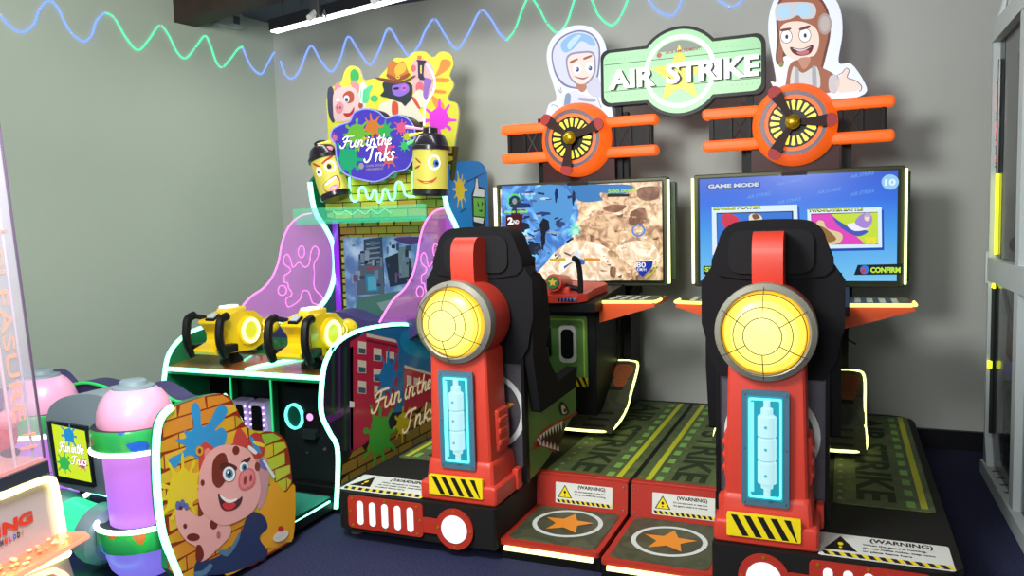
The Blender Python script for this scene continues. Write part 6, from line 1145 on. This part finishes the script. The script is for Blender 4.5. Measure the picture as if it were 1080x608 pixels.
f = MB(); f.slab(FC2, [(.035, zm1), (.16, zm1), (.16, zTop), (.035, zTop)], -.04, -.034, DKW); f.slab(FC2, [(.2, zm1), (L, zm1), (L, zTop), (.2, zTop)], -.04, -.034, DKW); f.slab(FC2, [(.035, .075), (L, .075), (L, zm0), (.035, zm0)], -.04, -.034, DKW); f.slab(FC2, [(.03, zTop + .1), (L, zTop + .1), (L, zT2), (.08, zT2)], -.06, -.054, DKW); obj('dark_glass', f, t)
f = MB(); f.slab(FC2, [(.02, .08), (L, .08), (L, zT2), (.05, zT2)], -.16, -.13, mat((52, 52, 62), .5, vary=.4, vscale=5)); f.slab(FC2, [(.04, .08), (L, .08), (L, .55), (.04, .55)], -.13, -.085, mat((36, 37, 46), .4)); f.slab(FC2, [(.16, .62), (L, .58), (L, .64), (.16, .67)], -.13, -.06, mat((150, 140, 190), .3, emit=.15, ecol=(160, 140, 255))); f.slab(FC2, [(.0, .03), (L, .03), (L, zT2), (.05, zT2)], -.85, -.165, mat((70, 74, 82), .5)); inn_ = obj('inner_cabinet', f, t, bev=.01)
f = MB()
for cx_, cz in ((.28, .46), (.28, .21), (.62, .46), (.62, .21), (.96, .46), (.96, .21)): f.ring(FC2, ell(cx_, cz, .15, .115, n=32), ell(cx_, cz, .138, .104, n=32), -.085, -.07, mat((130, 134, 140), .35)); f.slab(FC2, ell(cx_, cz, .06, .045, n=20), -.085, -.07, mat((90, 92, 110), .3))
f.tube([FC2.P(.14, zm0 - .05, -.06), FC2.P(.3, zm0 - .2, -.07), FC2.P(.42, zm0 - .3, -.08)], .012, mat((190, 190, 200), .3), 8); f.tube([FC2.P(.22, zTop - .1, -.1), FC2.P(.3, zTop - .45, -.1)], .016, mat((120, 124, 132), .3, .5), 8); f.sph(FC2.P(.3, zm1 + .08, -.1), .05, mat((150, 150, 156), .3, .5)); obj('inner_fittings', f, inn_)
f = MB(); f.slab(FC2, [(.16, .72), (.3, .7), (.3, .86), (.2, .92)], -.12, -.07, mat((190, 24, 30), .4)); obj('red_part', f, inn_)
yl = E((225, 235, 40), 2.4)
f = MB(); f.tube([FC2.P(.072, zm1 + .02, -.028), FC2.P(.072, zm1 + .46, -.028)], .009, yl, 8); f.tube([FC2.P(.05, .25, -.026), FC2.P(.05, zm0 - .03, -.026)], .011, mat((50, 54, 50), .3), 8); f.tube([FC2.P(.072, zm1 + .46, -.028), FC2.P(.072, zTop - .1, -.028)], .009, mat((70, 74, 76), .3), 8)
f.tube([FC2.P(.05, zm0 - .04, -.02), FC2.P(.065, zm0 - .02, -.02), FC2.P(.09, zm0 - .02, -.02), FC2.P(.1, zm0 - .04, -.02)], .007, yl, 8); f.tube([FC2.P(.055, .62, -.014), FC2.P(.055, .66, -.014)], .012, yl, 8); obj('light_tube', f, t)
f = MB(); R_ = random.Random(2)
for i in range(26): f.box(FC2.P(.052 + .012 * (i % 2), zm1 + .5 + i * .018, -.02), (.006, .006, .008), E((255, 40, 40), 1.6) if R_.random() < .6 else mat((60, 10, 10), .4))
obj('red_indicators', f, t)

# ================================================================== LIGHT
def area(name, loc, size, power, col, rot=(0, 0, 0), sy=None):
    l = bpy.data.lights.new(name, 'AREA'); l.energy = power; l.color = col; l.size = size
    if sy: l.shape = 'RECTANGLE'; l.size_y = sy
    o = bpy.data.objects.new(name, l); COL.objects.link(o); o.location = loc; o.rotation_euler = rot; return o
def bulb(name, loc, r, power, col):
    l = bpy.data.lights.new(name, 'POINT'); l.energy = power; l.color = col; l.shadow_soft_size = r
    o = bpy.data.objects.new(name, l); COL.objects.link(o); o.location = loc; return o
bulb('hall_lamp_light', (-1.6, 1.3, 2.7), .45, 380, (.97, 1.0, .96))
bulb('hall_lamp_light', (-.6, -1.8, 2.7), .5, 300, (.97, 1.0, .97))
area('linear_lamp_light', (-2.9, 4.45, 2.9), 2.2, 15, (.98, .98, .97), (0, 0, math.atan2(-.231, .973)), sy=.08)
w = bpy.data.worlds.new('hall'); sc.world = w; w.use_nodes = True; bg = w.node_tree.nodes['Background']; bg.inputs[0].default_value = (.55, .56, .6, 1); bg.inputs[1].default_value = 1.0
vs = sc.view_settings; sc.display_settings.display_device = 'sRGB'; vs.view_transform = 'Standard'; vs.look = 'None'; vs.exposure = 0; vs.gamma = 1; vs.use_curve_mapping = False
